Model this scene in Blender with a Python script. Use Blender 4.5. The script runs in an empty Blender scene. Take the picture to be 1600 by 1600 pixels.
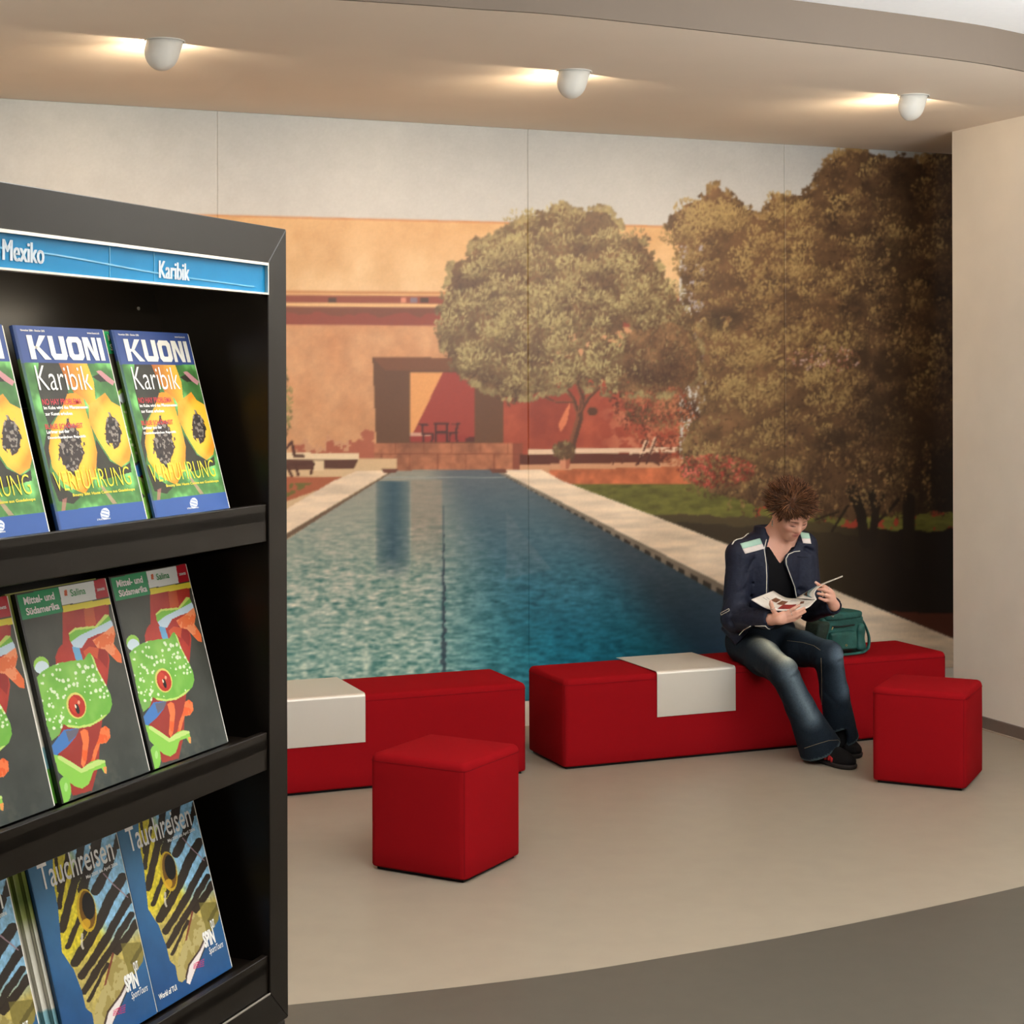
import bpy, bmesh, math, random
import numpy as np
from mathutils import Vector, Matrix, Euler

# ------------------------------------------------------------------ camera, world, light, exposure
FPX = 2650.0                      # focal length in pixels of the 1600 px frame
CY = 600.0                        # horizon row (the lens is shifted downwards)
CAMH = 1.7
ROLL = math.radians(0.15)
scene = bpy.context.scene
COL = scene.collection

cam_d = bpy.data.cameras.new('camera')
cam_d.sensor_width = 36.0
cam_d.lens = 36.0 * FPX / 1600.0
cam_d.shift_y = -(800.0 - CY) / 1600.0
cam_d.clip_end = 100
cam = bpy.data.objects.new('camera', cam_d)
cam.matrix_world = Matrix.Translation((0, 0, CAMH)) @ Matrix.Rotation(math.radians(90), 4, 'X') @ Matrix.Rotation(-ROLL, 4, 'Z')
COL.objects.link(cam)
scene.camera = cam

scene.view_settings.view_transform = 'Standard'
scene.view_settings.look = 'None'
scene.view_settings.exposure = 0.0
scene.view_settings.gamma = 1.0
scene.view_settings.use_curve_mapping = False
scene.cycles.max_bounces = 6; scene.cycles.diffuse_bounces = 4; scene.cycles.glossy_bounces = 3

world = bpy.data.worlds.new('daylight')
scene.world = world
world.use_nodes = True
bg = world.node_tree.nodes['Background']
bg.inputs[0].default_value = (1.0, 0.97, 0.93, 1)
bg.inputs[1].default_value = 0.045

def area_light(name, loc, target, sx, sy, power, color):
    d = bpy.data.lights.new(name, 'AREA')
    d.shape = 'RECTANGLE'; d.size = sx; d.size_y = sy; d.energy = power; d.color = color
    o = bpy.data.objects.new(name, d); COL.objects.link(o)
    o.location = loc
    o.rotation_euler = (Vector(target) - Vector(loc)).to_track_quat('-Z', 'Y').to_euler()
    return o
# daylight of the shop front behind the camera and to the right
area_light('shopfront_daylight', (4.2, -2.6, 1.9), (0.8, 7.2, 0.8), 4.0, 2.6, 8, (1.0, 0.97, 0.94))
# added fill: unseen area lights above and beside the camera brighten the white ceiling
area_light('ceiling_fill', (3.4, 4.6, 2.3), (3.0, 5.3, 3.14), 2.6, 0.5, 150, (0.95, 1.0, 1.06))
area_light('ceiling_fill', (0.5, 2.9, 2.80), (0.5, 2.95, 3.14), 3.4, 1.5, 190, (1.0, 0.99, 0.97))
area_light('ceiling_fill', (-3.4, 4.2, 2.3), (-3.1, 4.2, 3.14), 0.6, 2.6, 25, (1.0, 0.99, 0.97))
# added fill spot, out of view, that brightens the brochure rack
_d = bpy.data.lights.new('rack_fill_spot', 'SPOT'); _d.energy = 150; _d.color = (1.0, 0.93, 0.84); _d.spot_size = math.radians(44); _d.spot_blend = 0.7; _d.shadow_soft_size = 0.08
_o = bpy.data.objects.new('rack_fill_spot', _d); COL.objects.link(_o); _o.location = (2.6, 0.2, 2.35)
_o.rotation_euler = (Vector((-0.72, 2.25, 1.15)) - _o.location).to_track_quat('-Z', 'Y').to_euler()
LAMP_POWER = 36                   # directed at the mural
LAMP_SPILL = 6.5                   # stray light around the hood
LAMP_COLOR = (1.0, 0.78, 0.54)

# ------------------------------------------------------------------ projection helpers (used to size the mural print and place things on real planes)
def unroll(px, py):
    dx, dy = px - 800.0, py - CY
    c, s = math.cos(ROLL), math.sin(ROLL)
    return c * dx - s * dy, s * dx + c * dy
def on_z(px, py, z):
    x, y = unroll(px, py)
    Z = FPX * (CAMH - z) / y
    return Vector((x / FPX * Z, Z, z))
def at(px, py, Z):
    x, y = unroll(px, py)
    return Vector((x / FPX * Z, Z, CAMH - y / FPX * Z))
def to_px(P):
    """array (...,3) -> photo pixel"""
    x = P[..., 0] / P[..., 1] * FPX; y = (CAMH - P[..., 2]) / P[..., 1] * FPX
    c, s = math.cos(ROLL), math.sin(ROLL)
    return 800 + c * x + s * y, CY - s * x + c * y

WANG = math.radians(67.9)                                   # the mural wall's heading
U = Vector((math.sin(WANG), math.cos(WANG), 0))             # along the mural wall, to the right and away
N = Vector((-U.y, U.x, 0))                                  # into the mural wall
CEIL = 2.966
WALL0 = on_z(1485, 241, CEIL).to_2d()                       # a point of the mural wall
def wall_pt(s, z): return Vector((WALL0.x + U.x * s, WALL0.y + U.y * s, z))

# ------------------------------------------------------------------ small helpers
def s2l(c):
    c = np.asarray(c, dtype=np.float64) / 255.0
    return np.where(c <= 0.04045, c / 12.92, ((c + 0.055) / 1.055) ** 2.4)
def lin(r, g, b): return tuple(float(v) for v in s2l((r, g, b))) + (1.0,)

def mat(name, rgb, rough=0.5, spec=0.5, metal=0.0, vary=0.06, vscale=40, bump=0.0, bscale=200, sheen=0.0, coat=0.0, emit=None, estr=0.0, attr=None, bdist=0.002, trans=0.0, ior=1.45, aniso_stretch=None):
    m = bpy.data.materials.new(name); m.use_nodes = True
    nt = m.node_tree; b = nt.nodes['Principled BSDF']
    b.inputs['Roughness'].default_value = rough
    b.inputs['Specular IOR Level'].default_value = spec
    b.inputs['Metallic'].default_value = metal
    b.inputs['IOR'].default_value = ior
    b.inputs['Sheen Weight'].default_value = sheen
    b.inputs['Coat Weight'].default_value = coat
    b.inputs['Transmission Weight'].default_value = trans
    tc = nt.nodes.new('ShaderNodeTexCoord')
    src = tc.outputs['Object']
    if aniso_stretch:
        mp = nt.nodes.new('ShaderNodeMapping'); mp.inputs['Scale'].default_value = aniso_stretch
        nt.links.new(src, mp.inputs[0]); src = mp.outputs[0]
    nz = nt.nodes.new('ShaderNodeTexNoise'); nz.inputs['Scale'].default_value = vscale; nz.inputs['Detail'].default_value = 4
    nt.links.new(src, nz.inputs['Vector'])
    mr = nt.nodes.new('ShaderNodeMapRange'); mr.inputs[3].default_value = 1 - vary; mr.inputs[4].default_value = 1 + vary
    mr.inputs[1].default_value = 0.3; mr.inputs[2].default_value = 0.7
    nt.links.new(nz.outputs[0], mr.inputs[0])
    vm = nt.nodes.new('ShaderNodeVectorMath'); vm.operation = 'SCALE'
    nt.links.new(mr.outputs[0], vm.inputs['Scale'])
    if attr:
        at_ = nt.nodes.new('ShaderNodeAttribute'); at_.attribute_name = attr
        nt.links.new(at_.outputs['Color'], vm.inputs[0])
    else:
        vm.inputs[0].default_value = lin(*rgb)[:3]
    nt.links.new(vm.outputs[0], b.inputs['Base Color'])
    if bump:
        n2 = nt.nodes.new('ShaderNodeTexNoise'); n2.inputs['Scale'].default_value = bscale; n2.inputs['Detail'].default_value = 3
        nt.links.new(src, n2.inputs['Vector'])
        bp = nt.nodes.new('ShaderNodeBump'); bp.inputs['Strength'].default_value = bump; bp.inputs['Distance'].default_value = bdist
        nt.links.new(n2.outputs[0], bp.inputs['Height']); nt.links.new(bp.outputs[0], b.inputs['Normal'])
    if emit:
        b.inputs['Emission Color'].default_value = lin(*emit); b.inputs['Emission Strength'].default_value = estr
    return m

def mesh(name, verts, faces, material, parent=None, smooth=False, colors=None):
    me = bpy.data.meshes.new(name)
    if isinstance(verts, np.ndarray) and isinstance(faces, np.ndarray):
        me.vertices.add(len(verts)); me.vertices.foreach_set('co', verts.astype(np.float32).ravel())
        nf, k = faces.shape
        me.loops.add(nf * k); me.loops.foreach_set('vertex_index', faces.astype(np.int32).ravel())
        me.polygons.add(nf); me.polygons.foreach_set('loop_start', np.arange(0, nf * k, k, dtype=np.int32))
        me.polygons.foreach_set('loop_total', np.full(nf, k, dtype=np.int32))
        me.update(calc_edges=True); me.validate()
    else:
        me.from_pydata([tuple(v) for v in verts], [], [tuple(f) for f in faces]); me.update()
    if smooth: me.polygons.foreach_set('use_smooth', np.ones(len(me.polygons), dtype=bool))
    if colors is not None:
        a = me.color_attributes.new('print', 'FLOAT_COLOR', 'POINT')
        c = np.ones((len(me.vertices), 4), dtype=np.float32); c[:, :3] = colors
        a.data.foreach_set('color', c.ravel())
    if material: me.materials.append(material)
    o = bpy.data.objects.new(name, me); COL.objects.link(o)
    if parent: o.parent = parent
    return o

def tag(o, label, cat=None, group=None, kind=None):
    o['label'] = label
    if cat: o['category'] = cat
    if group: o['group'] = group
    if kind: o['kind'] = kind
    return o
def empty(name, loc=(0, 0, 0), rz=0.0):
    o = bpy.data.objects.new(name, None); COL.objects.link(o)
    o.location = loc; o.rotation_euler = (0, 0, rz); o.empty_display_size = 0.1
    return o
def copy_tree(o, parent=None):
    c = o.copy(); COL.objects.link(c)
    if parent: c.parent = parent
    for ch in list(o.children): copy_tree(ch, c)
    return c

class MB:
    """collects shapes for ONE mesh"""
    def __init__(s): s.v = []; s.f = []
    def add(s, v, f):
        n = len(s.v); s.v += [tuple(p) for p in v]; s.f += [tuple(i + n for i in q) for q in f]; return s
    def box(s, x0, x1, y0, y1, z0, z1, bev=0.0):
        if bev <= 0:
            v = [(x, y, z) for x in (x0, x1) for y in (y0, y1) for z in (z0, z1)]
            return s.add(v, [(0, 1, 3, 2), (4, 6, 7, 5), (0, 4, 5, 1), (2, 3, 7, 6), (0, 2, 6, 4), (1, 5, 7, 3)])
        bm = bmesh.new(); bmesh.ops.create_cube(bm, size=1.0)
        for w in bm.verts: w.co = Vector(((x0 + x1) / 2 + w.co.x * (x1 - x0), (y0 + y1) / 2 + w.co.y * (y1 - y0), (z0 + z1) / 2 + w.co.z * (z1 - z0)))
        bmesh.ops.bevel(bm, geom=bm.edges[:], offset=bev, segments=3, profile=0.5, affect='EDGES')
        bm.verts.index_update()
        s.add([w.co[:] for w in bm.verts], [[w.index for w in f.verts] for f in bm.faces]); bm.free(); return s
    def tube(s, pts, r, n=8, cap=True):
        pts = [Vector(p) for p in pts]; rr = r if hasattr(r, '__len__') else [r] * len(pts)
        base = len(s.v); up = None
        for i, p in enumerate(pts):
            d = (pts[min(i + 1, len(pts) - 1)] - pts[max(i - 1, 0)]).normalized()
            if up is None: up = d.orthogonal().normalized()
            up = (up - d * up.dot(d)).normalized(); w = d.cross(up)
            for k in range(n):
                a = 2 * math.pi * k / n
                s.v.append(tuple(p + up * math.cos(a) * rr[i] + w * math.sin(a) * rr[i]))
        for i in range(len(pts) - 1):
            for k in range(n):
                a = base + i * n + k; b = base + i * n + (k + 1) % n
                s.f.append((a, b, b + n, a + n))
        if cap:
            s.f.append(tuple(base + k for k in range(n - 1, -1, -1)))
            e = base + (len(pts) - 1) * n; s.f.append(tuple(e + k for k in range(n)))
        return s
    def strip(s, A, B, th, nrm):
        """ribbon between two polylines with thickness th along nrm(i)"""
        n = len(A); base = len(s.v)
        for i in range(n):
            q = nrm[i] if isinstance(nrm, list) else nrm
            q = Vector(q).normalized() * th / 2
            for p, sg in ((A[i], 1), (B[i], 1), (B[i], -1), (A[i], -1)): s.v.append(tuple(Vector(p) + q * sg))
        for i in range(n - 1):
            for k in range(4):
                a = base + 4 * i + k; b = base + 4 * i + (k + 1) % 4
                s.f.append((a, b, b + 4, a + 4))
        s.f.append((base + 3, base + 2, base + 1, base)); e = base + 4 * (n - 1); s.f.append((e, e + 1, e + 2, e + 3))
        return s
    def prism(s, poly, z0, z1):
        n = len(poly); base = len(s.v)
        s.v += [(p[0], p[1], z0) for p in poly] + [(p[0], p[1], z1) for p in poly]
        s.f.append(tuple(base + n - 1 - i for i in range(n))); s.f.append(tuple(base + n + i for i in range(n)))
        for i in range(n):
            j = (i + 1) % n; s.f.append((base + i, base + j, base + n + j, base + n + i))
        return s
    def build(s, name, material, parent=None, smooth=False):
        o = mesh(name, s.v, s.f, material, parent, smooth)
        return o
def autosmooth(o, deg=35):
    me = o.data
    me.polygons.foreach_set('use_smooth', np.ones(len(me.polygons), dtype=bool))
    bm = bmesh.new(); bm.from_mesh(me)
    for e in bm.edges:
        if len(e.link_faces) == 2 and e.calc_face_angle(0) > math.radians(deg): e.smooth = False
    bm.to_mesh(me); bm.free(); return o

def text_shape(body, bold=0.0, shear=0.0):
    """outline of a word as flat triangles, normalised to a 1x1 box -> verts (n,2), faces, aspect"""
    c = bpy.data.curves.new('text_tmp', 'FONT'); c.body = body; c.size = 1.0; c.offset = bold; c.shear = shear
    c.resolution_u = 3; c.fill_mode = 'FRONT'
    o = bpy.data.objects.new('text_tmp', c); COL.objects.link(o)
    dg = bpy.context.evaluated_depsgraph_get(); dg.update()
    me = bpy.data.meshes.new_from_object(o.evaluated_get(dg))
    v = np.array([p.co[:2] for p in me.vertices]); f = [tuple(p.vertices) for p in me.polygons]
    bpy.data.objects.remove(o); bpy.data.curves.remove(c); bpy.data.meshes.remove(me)
    lo, hi = v.min(0), v.max(0)
    return (v - lo) / (hi - lo), f, (hi - lo)

# ------------------------------------------------------------------ painting helpers for flat print (numpy fields -> colour attribute of the print)
rng = np.random.default_rng(7)
def vnoise(shape, cell, seed=0):
    r = np.random.default_rng(seed); h, w = shape
    cx, cy = (cell if hasattr(cell, '__len__') else (cell, cell))
    gh, gw = int(h / cy) + 3, int(w / cx) + 3
    g = r.random((gh, gw))
    y = np.arange(h) / cy; x = np.arange(w) / cx
    yi = y.astype(int); xi = x.astype(int); fy = y - yi; fx = x - xi
    fy = fy * fy * (3 - 2 * fy); fx = fx * fx * (3 - 2 * fx)
    a = g[yi][:, xi]; b = g[yi][:, xi + 1]; c = g[yi + 1][:, xi]; d = g[yi + 1][:, xi + 1]
    return (a * (1 - fx) + b * fx) * (1 - fy)[:, None] + (c * (1 - fx) + d * fx) * fy[:, None]
def fbm(shape, cell, seed=0, oct=4):
    o = np.zeros(shape); amp = 1; tot = 0
    cx, cy = (cell if hasattr(cell, '__len__') else (cell, cell))
    for i in range(oct):
        o += amp * vnoise(shape, (max(cx, 1.5), max(cy, 1.5)), seed + i); tot += amp; amp *= 0.55; cx /= 2; cy /= 2
    return o / tot
def inpoly(X, Y, poly):
    m = np.zeros(X.shape, bool); n = len(poly)
    for i in range(n):
        x0, y0 = poly[i]; x1, y1 = poly[(i + 1) % n]
        if y0 == y1: continue
        c = ((y0 > Y) != (y1 > Y)) & (X < (x1 - x0) * (Y - y0) / (y1 - y0) + x0)
        m ^= c
    return m
def segdist(X, Y, pts):
    d = np.full(X.shape, 1e9)
    for (x0, y0), (x1, y1) in zip(pts[:-1], pts[1:]):
        dx, dy = x1 - x0, y1 - y0; L = dx * dx + dy * dy + 1e-9
        t = np.clip(((X - x0) * dx + (Y - y0) * dy) / L, 0, 1)
        d = np.minimum(d, np.hypot(X - x0 - t * dx, Y - y0 - t * dy))
    return d
def ell_in(X, Y, cx, cy, rx, ry, ang=0):
    a = math.radians(ang); dx, dy = X - cx, Y - cy
    u = dx * math.cos(a) + dy * math.sin(a); v = -dx * math.sin(a) + dy * math.cos(a)
    return (u / rx) ** 2 + (v / ry) ** 2
def mix(C, m, col, a=1.0):
    col = np.asarray(col, float)
    w = (m * a)[..., None]
    C *= (1 - w); C += w * col
def homography(src, dst):
    A = []; b = []
    for (x, y), (u, v) in zip(src, dst):
        A += [[x, y, 1, 0, 0, 0, -u * x, -u * y], [0, 0, 0, x, y, 1, -v * x, -v * y]]; b += [u, v]
    h = np.linalg.solve(np.array(A, float), np.array(b, float))
    return np.append(h, 1).reshape(3, 3)
def hmap(H, x, y):
    w = H[2, 0] * x + H[2, 1] * y + H[2, 2]
    return (H[0, 0] * x + H[0, 1] * y + H[0, 2]) / w, (H[1, 0] * x + H[1, 1] * y + H[1, 2]) / w

# ------------------------------------------------------------------ the room
M_soffit = mat('soffit_paint', (238, 224, 206), rough=0.85, spec=0.2, vary=0.015, vscale=3, bump=0.05, bscale=300)
M_white = mat('white_ceiling_paint', (250, 250, 249), rough=0.9, spec=0.2, vary=0.01)
M_wall = mat('cream_wall_paint', (240, 230, 213), rough=0.75, spec=0.3, vary=0.02, vscale=6, bump=0.12, bscale=260)
M_floor = mat('light_linoleum', (157, 145, 127), rough=0.42, spec=0.35, vary=0.03, vscale=9, bump=0.03, bscale=500)
M_floor_d = mat('dark_linoleum', (86, 81, 71), rough=0.42, spec=0.35, vary=0.04, vscale=14, bump=0.03, bscale=500)
M_base = mat('taupe_baseboard', (120, 104, 92), rough=0.5, vary=0.03)

floor_curve = [(-6.2, 3.9), (-4.2, 4.08), (-2.4, 4.28), (-1.3, 4.48), (-0.611, 4.65), (0.037, 4.849), (0.525, 5.062), (1.0, 5.30), (1.73, 5.732), (2.35, 6.17), (3.1, 6.78), (3.9, 7.5), (4.6, 8.25)]
def smooth_curve(pts, n=8):
    out = []
    P = [np.array(p, float) for p in pts]; P = [2 * P[0] - P[1]] + P + [2 * P[-1] - P[-2]]
    for i in range(1, len(P) - 2):
        for k in range(n):
            t = k / n
            out.append(tuple(0.5 * ((2 * P[i]) + (-P[i - 1] + P[i + 1]) * t + (2 * P[i - 1] - 5 * P[i] + 4 * P[i + 1] - P[i + 2]) * t * t + (-P[i - 1] + 3 * P[i] - 3 * P[i + 1] + P[i + 2]) * t ** 3)))
    out.append(tuple(P[-2])); return out
fc = smooth_curve(floor_curve)
def band(name, curve, far, z0, z1, m):
    """slab between a curve and straight far side given by far(point)"""
    b = MB(); b.prism(list(curve) + [far(p) for p in reversed(curve)], z0, z1)
    return b.build(name, m)
wl = lambda s, d=0.0: (WALL0.x + U.x * s + N.x * d, WALL0.y + U.y * s + N.y * d)
fl = MB(); fl.prism(fc + [(4.6, 11.6), wl(2.2, 0.3), wl(-8.6, 0.3)], -0.06, 0.0)
tag(fl.build('floor', M_floor), 'light beige linoleum floor in front of the pool mural', kind='structure')
fl = MB(); fl.prism([(-6.2, -4.5), (4.6, -4.5)] + fc[::-1], -0.06, 0.0)
tag(fl.build('floor', M_floor_d), 'dark grey linoleum floor with a curved edge in the foreground', kind='structure')

# mural wall, right wall pier, ceilings
def slab_uv(name, s0, s1, d0, d1, z0, z1, m):
    b = MB(); b.prism([wl(s0, d0), wl(s1, d0), wl(s1, d1), wl(s0, d1)], z0, z1); return b.build(name, m)
tag(slab_uv('wall_back', -8.6, 2.2, 0.0, 0.2, 0.0, CEIL + 0.3, M_wall), 'wall that carries the photo mural', kind='structure')
PC = on_z(1490, 1125, 0)                              # pier corner on the floor
ps = (PC.to_2d() - WALL0).dot(U.to_2d()); pd = (PC.to_2d() - WALL0).dot(N.to_2d())
b = MB(); b.prism([wl(ps, pd), wl(ps, pd - 4.6), wl(ps + 0.45, pd - 4.6), wl(ps + 0.45, pd)], 0, CEIL)
wr = tag(b.build('wall_right', M_wall), 'cream side wall to the right of the mural', kind='structure')
b = MB(); b.prism([wl(ps - 0.012, pd + 0.012), wl(ps - 0.012, pd - 3.2), wl(ps, pd - 3.2), wl(ps, pd), wl(ps + 0.45, pd), wl(ps + 0.45, pd + 0.012)], 0, 0.062)
bb = tag(b.build('baseboard_right', M_base), 'taupe baseboard along the cream side wall', kind='structure')
M_strip = mat('pale_floor_cove', (176, 158, 138), rough=0.5)
b = MB(); b.prism([wl(ps - 0.022, pd + 0.022), wl(ps - 0.022, pd - 3.2), wl(ps - 0.012, pd - 3.2), wl(ps - 0.012, pd + 0.012)], 0, 0.006)
b.build('cove_strip', M_strip, bb)

ceil_curve = smooth_curve([(-6.4, 4.9), (-4.2, 4.98), (-2.4, 5.18), (-1.2, 5.42), (-0.427, 5.63), (-0.13, 5.73), (0.215, 5.85), (0.93, 6.22), (1.713, 6.64), (2.091, 6.91), (2.7, 7.42), (3.4, 8.1), (4.1, 8.95)])
# soffit: low ceiling band in front of the mural, with a curved fascia; kept 6 mm short of the wall (shadow gap)
b = MB(); b.prism(ceil_curve + [wl(2.2, -0.008), wl(-8.2, -0.008)], CEIL, CEIL + 0.15)
M_fascia = mat('taupe_fascia', (118, 105, 92), rough=0.8, spec=0.25, vary=0.015, vscale=3)
fa = MB(); cc = np.array(ceil_curve); tg = np.gradient(cc, axis=0); tg /= np.linalg.norm(tg, axis=1)[:, None]; cn = np.stack([tg[:, 1], -tg[:, 0]], 1) * 0.012
fa.prism([tuple(p) for p in cc + cn] + [tuple(p) for p in cc[::-1]], CEIL, CEIL + 0.15)
tag(fa.build('trim_1', M_fascia), 'curved taupe fascia along the front of the lowered ceiling band', kind='structure')
tag(b.build('ceiling', M_soffit), 'lowered beige ceiling band with spotlights in front of the mural', kind='structure')
b = MB(); b.prism([(-6.4, -4.5), (4.6, -4.5), (4.6, 9.9), (-6.4, 9.9)], CEIL + 0.15, CEIL + 0.25)
tag(b.build('ceiling', M_white), 'bright white main ceiling above the curved fascia', kind='structure')

# ------------------------------------------------------------------ the mural print
CX0, CX1, CYA, CYB = -160, 1720, 130, 1075
Q = 1.6                                               # photo pixels per sample of the print
Xc, Yc = np.meshgrid(np.arange(CX0, CX1, Q), np.arange(CYA, CYB, Q))
SH = Xc.shape
_fbm0 = fbm
def fbm(shape, cell, seed=0, oct=4):
    if shape == SH: cell = tuple(c / Q for c in cell) if hasattr(cell, '__len__') else cell / Q
    return _fbm0(shape, cell, seed, oct)
def stamp_leaves(C, xs, ys, angs, lens, wids, cols):
    H_, W_ = C.shape[:2]
    for x, y, a, l, w, c in zip(xs, ys, angs, lens, wids, cols):
        r = int((l + 2) / Q) + 1; ix, iy = int((x - CX0) / Q), int((y - CYA) / Q)
        x0, x1, y0, y1 = max(ix - r, 0), min(ix + r + 1, W_), max(iy - r, 0), min(iy + r + 1, H_)
        if x1 <= x0 or y1 <= y0: continue
        gx = np.arange(x0, x1) * Q + CX0 - x; gy = (np.arange(y0, y1) * Q + CYA - y)[:, None]
        ca, sa = math.cos(a), math.sin(a)
        m = np.clip(1.6 - (((gx * ca + gy * sa) / l) ** 2 + ((-gx * sa + gy * ca) / w) ** 2) * 1.6, 0, 1)[..., None]
        C[y0:y1, x0:x1] = C[y0:y1, x0:x1] * (1 - m) + c * m
_fol = {}
def foliage(C, mask, n, light, mid, dark, seed, cell=34, size=(2.2, 5.0), vert=0.7, shade=None):
    r = np.random.default_rng(seed)
    if cell not in _fol: _fol[cell] = (fbm(SH, cell, 900 + cell, 4) - 0.5) * 3.0 + 0.5
    T = _fol[cell]; oy, ox = r.integers(0, 400, 2)
    ys, xs = np.nonzero(mask)
    pick = r.integers(0, len(ys), n); xs = xs[pick] + r.random(n); ys = ys[pick] + r.random(n)
    yi, xi = ys.astype(int), xs.astype(int)
    tone = T[(yi + oy) % SH[0], (xi + ox) % SH[1]] + r.normal(0, 0.16, n)
    if shade is not None: tone = tone + shade[yi, xi]
    tone = np.clip(tone, 0, 1)
    order = np.argsort(tone + r.normal(0, 0.12, n))
    xs, ys, tone = xs[order] * Q + CX0, ys[order] * Q + CYA, tone[order]
    L, M_, D = (np.array(c, float) for c in (light, mid, dark))
    t = tone[:, None]
    cols = np.where(t > 0.5, M_ + (L - M_) * (t - 0.5) * 2, D + (M_ - D) * t * 2) * (1 + r.normal(0, 0.07, n))[:, None]
    angs = np.where(r.random(n) < vert, math.pi / 2 + r.normal(0, 0.5, n), r.random(n) * math.pi)
    stamp_leaves(C, xs, ys, angs, r.uniform(*size, n), r.uniform(0.9, 2.0, n), cols)
def clusters(C, mask, n, rad, leaves, light, mid, dark, seed, shade=None, size=(2.2, 5.2)):
    """foliage as overlapping leaf clumps, each lit from the upper left"""
    r = np.random.default_rng(seed); ys, xs = np.nonzero(mask)
    pk = r.integers(0, len(ys), n); pk = pk[np.argsort(ys[pk] + r.normal(0, 14, n))]
    L, M_, D = (np.array(c, float) for c in (light, mid, dark)); GX, GY, GA, GL, GW, GC = [], [], [], [], [], []
    for p in pk:
        cx, cy = xs[p] * Q + CX0, ys[p] * Q + CYA; R_ = r.uniform(*rad); k = int(leaves * (R_ / rad[1]) ** 2) + 6
        a = r.uniform(0, 6.283, k); q = np.sqrt(r.random(k)) * R_; dx, dy = q * np.cos(a), q * np.sin(a) * 0.8
        t = 0.48 - 0.56 * dy / R_ - 0.20 * dx / R_ + r.normal(0, 0.11, k) + r.normal(0, 0.20)
        if shade is not None: t = t + shade[ys[p], xs[p]]
        o = np.argsort(t); t = np.clip(t[o], 0, 1)[:, None]; dx, dy = dx[o], dy[o]
        GC.append(np.where(t > 0.5, M_ + (L - M_) * (t - 0.5) * 2, D + (M_ - D) * t * 2) * (1 + r.normal(0, 0.06, k))[:, None])
        GX.append(cx + dx); GY.append(cy + dy); GA.append(np.arctan2(dy - R_ * 0.7, dx * 0.8) + r.normal(0, 0.45, k)); GL.append(r.uniform(*size, k)); GW.append(r.uniform(0.8, 1.7, k))
    stamp_leaves(C, *(np.concatenate(g) for g in (GX, GY, GA, GL, GW, GC)))
def grow(mask, k, seed):
    """ragged edge"""
    n = fbm(SH, 16, seed, 4)
    d = np.zeros(SH)
    m = mask.astype(float)
    for _ in range(max(1, int(k / Q))):
        m = (m + np.roll(m, 1, 0) + np.roll(m, -1, 0) + np.roll(m, 1, 1) + np.roll(m, -1, 1)) / 5
    return m > np.clip(0.5 + 1.9 * (n - 0.5), 0.04, 0.96)

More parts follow.
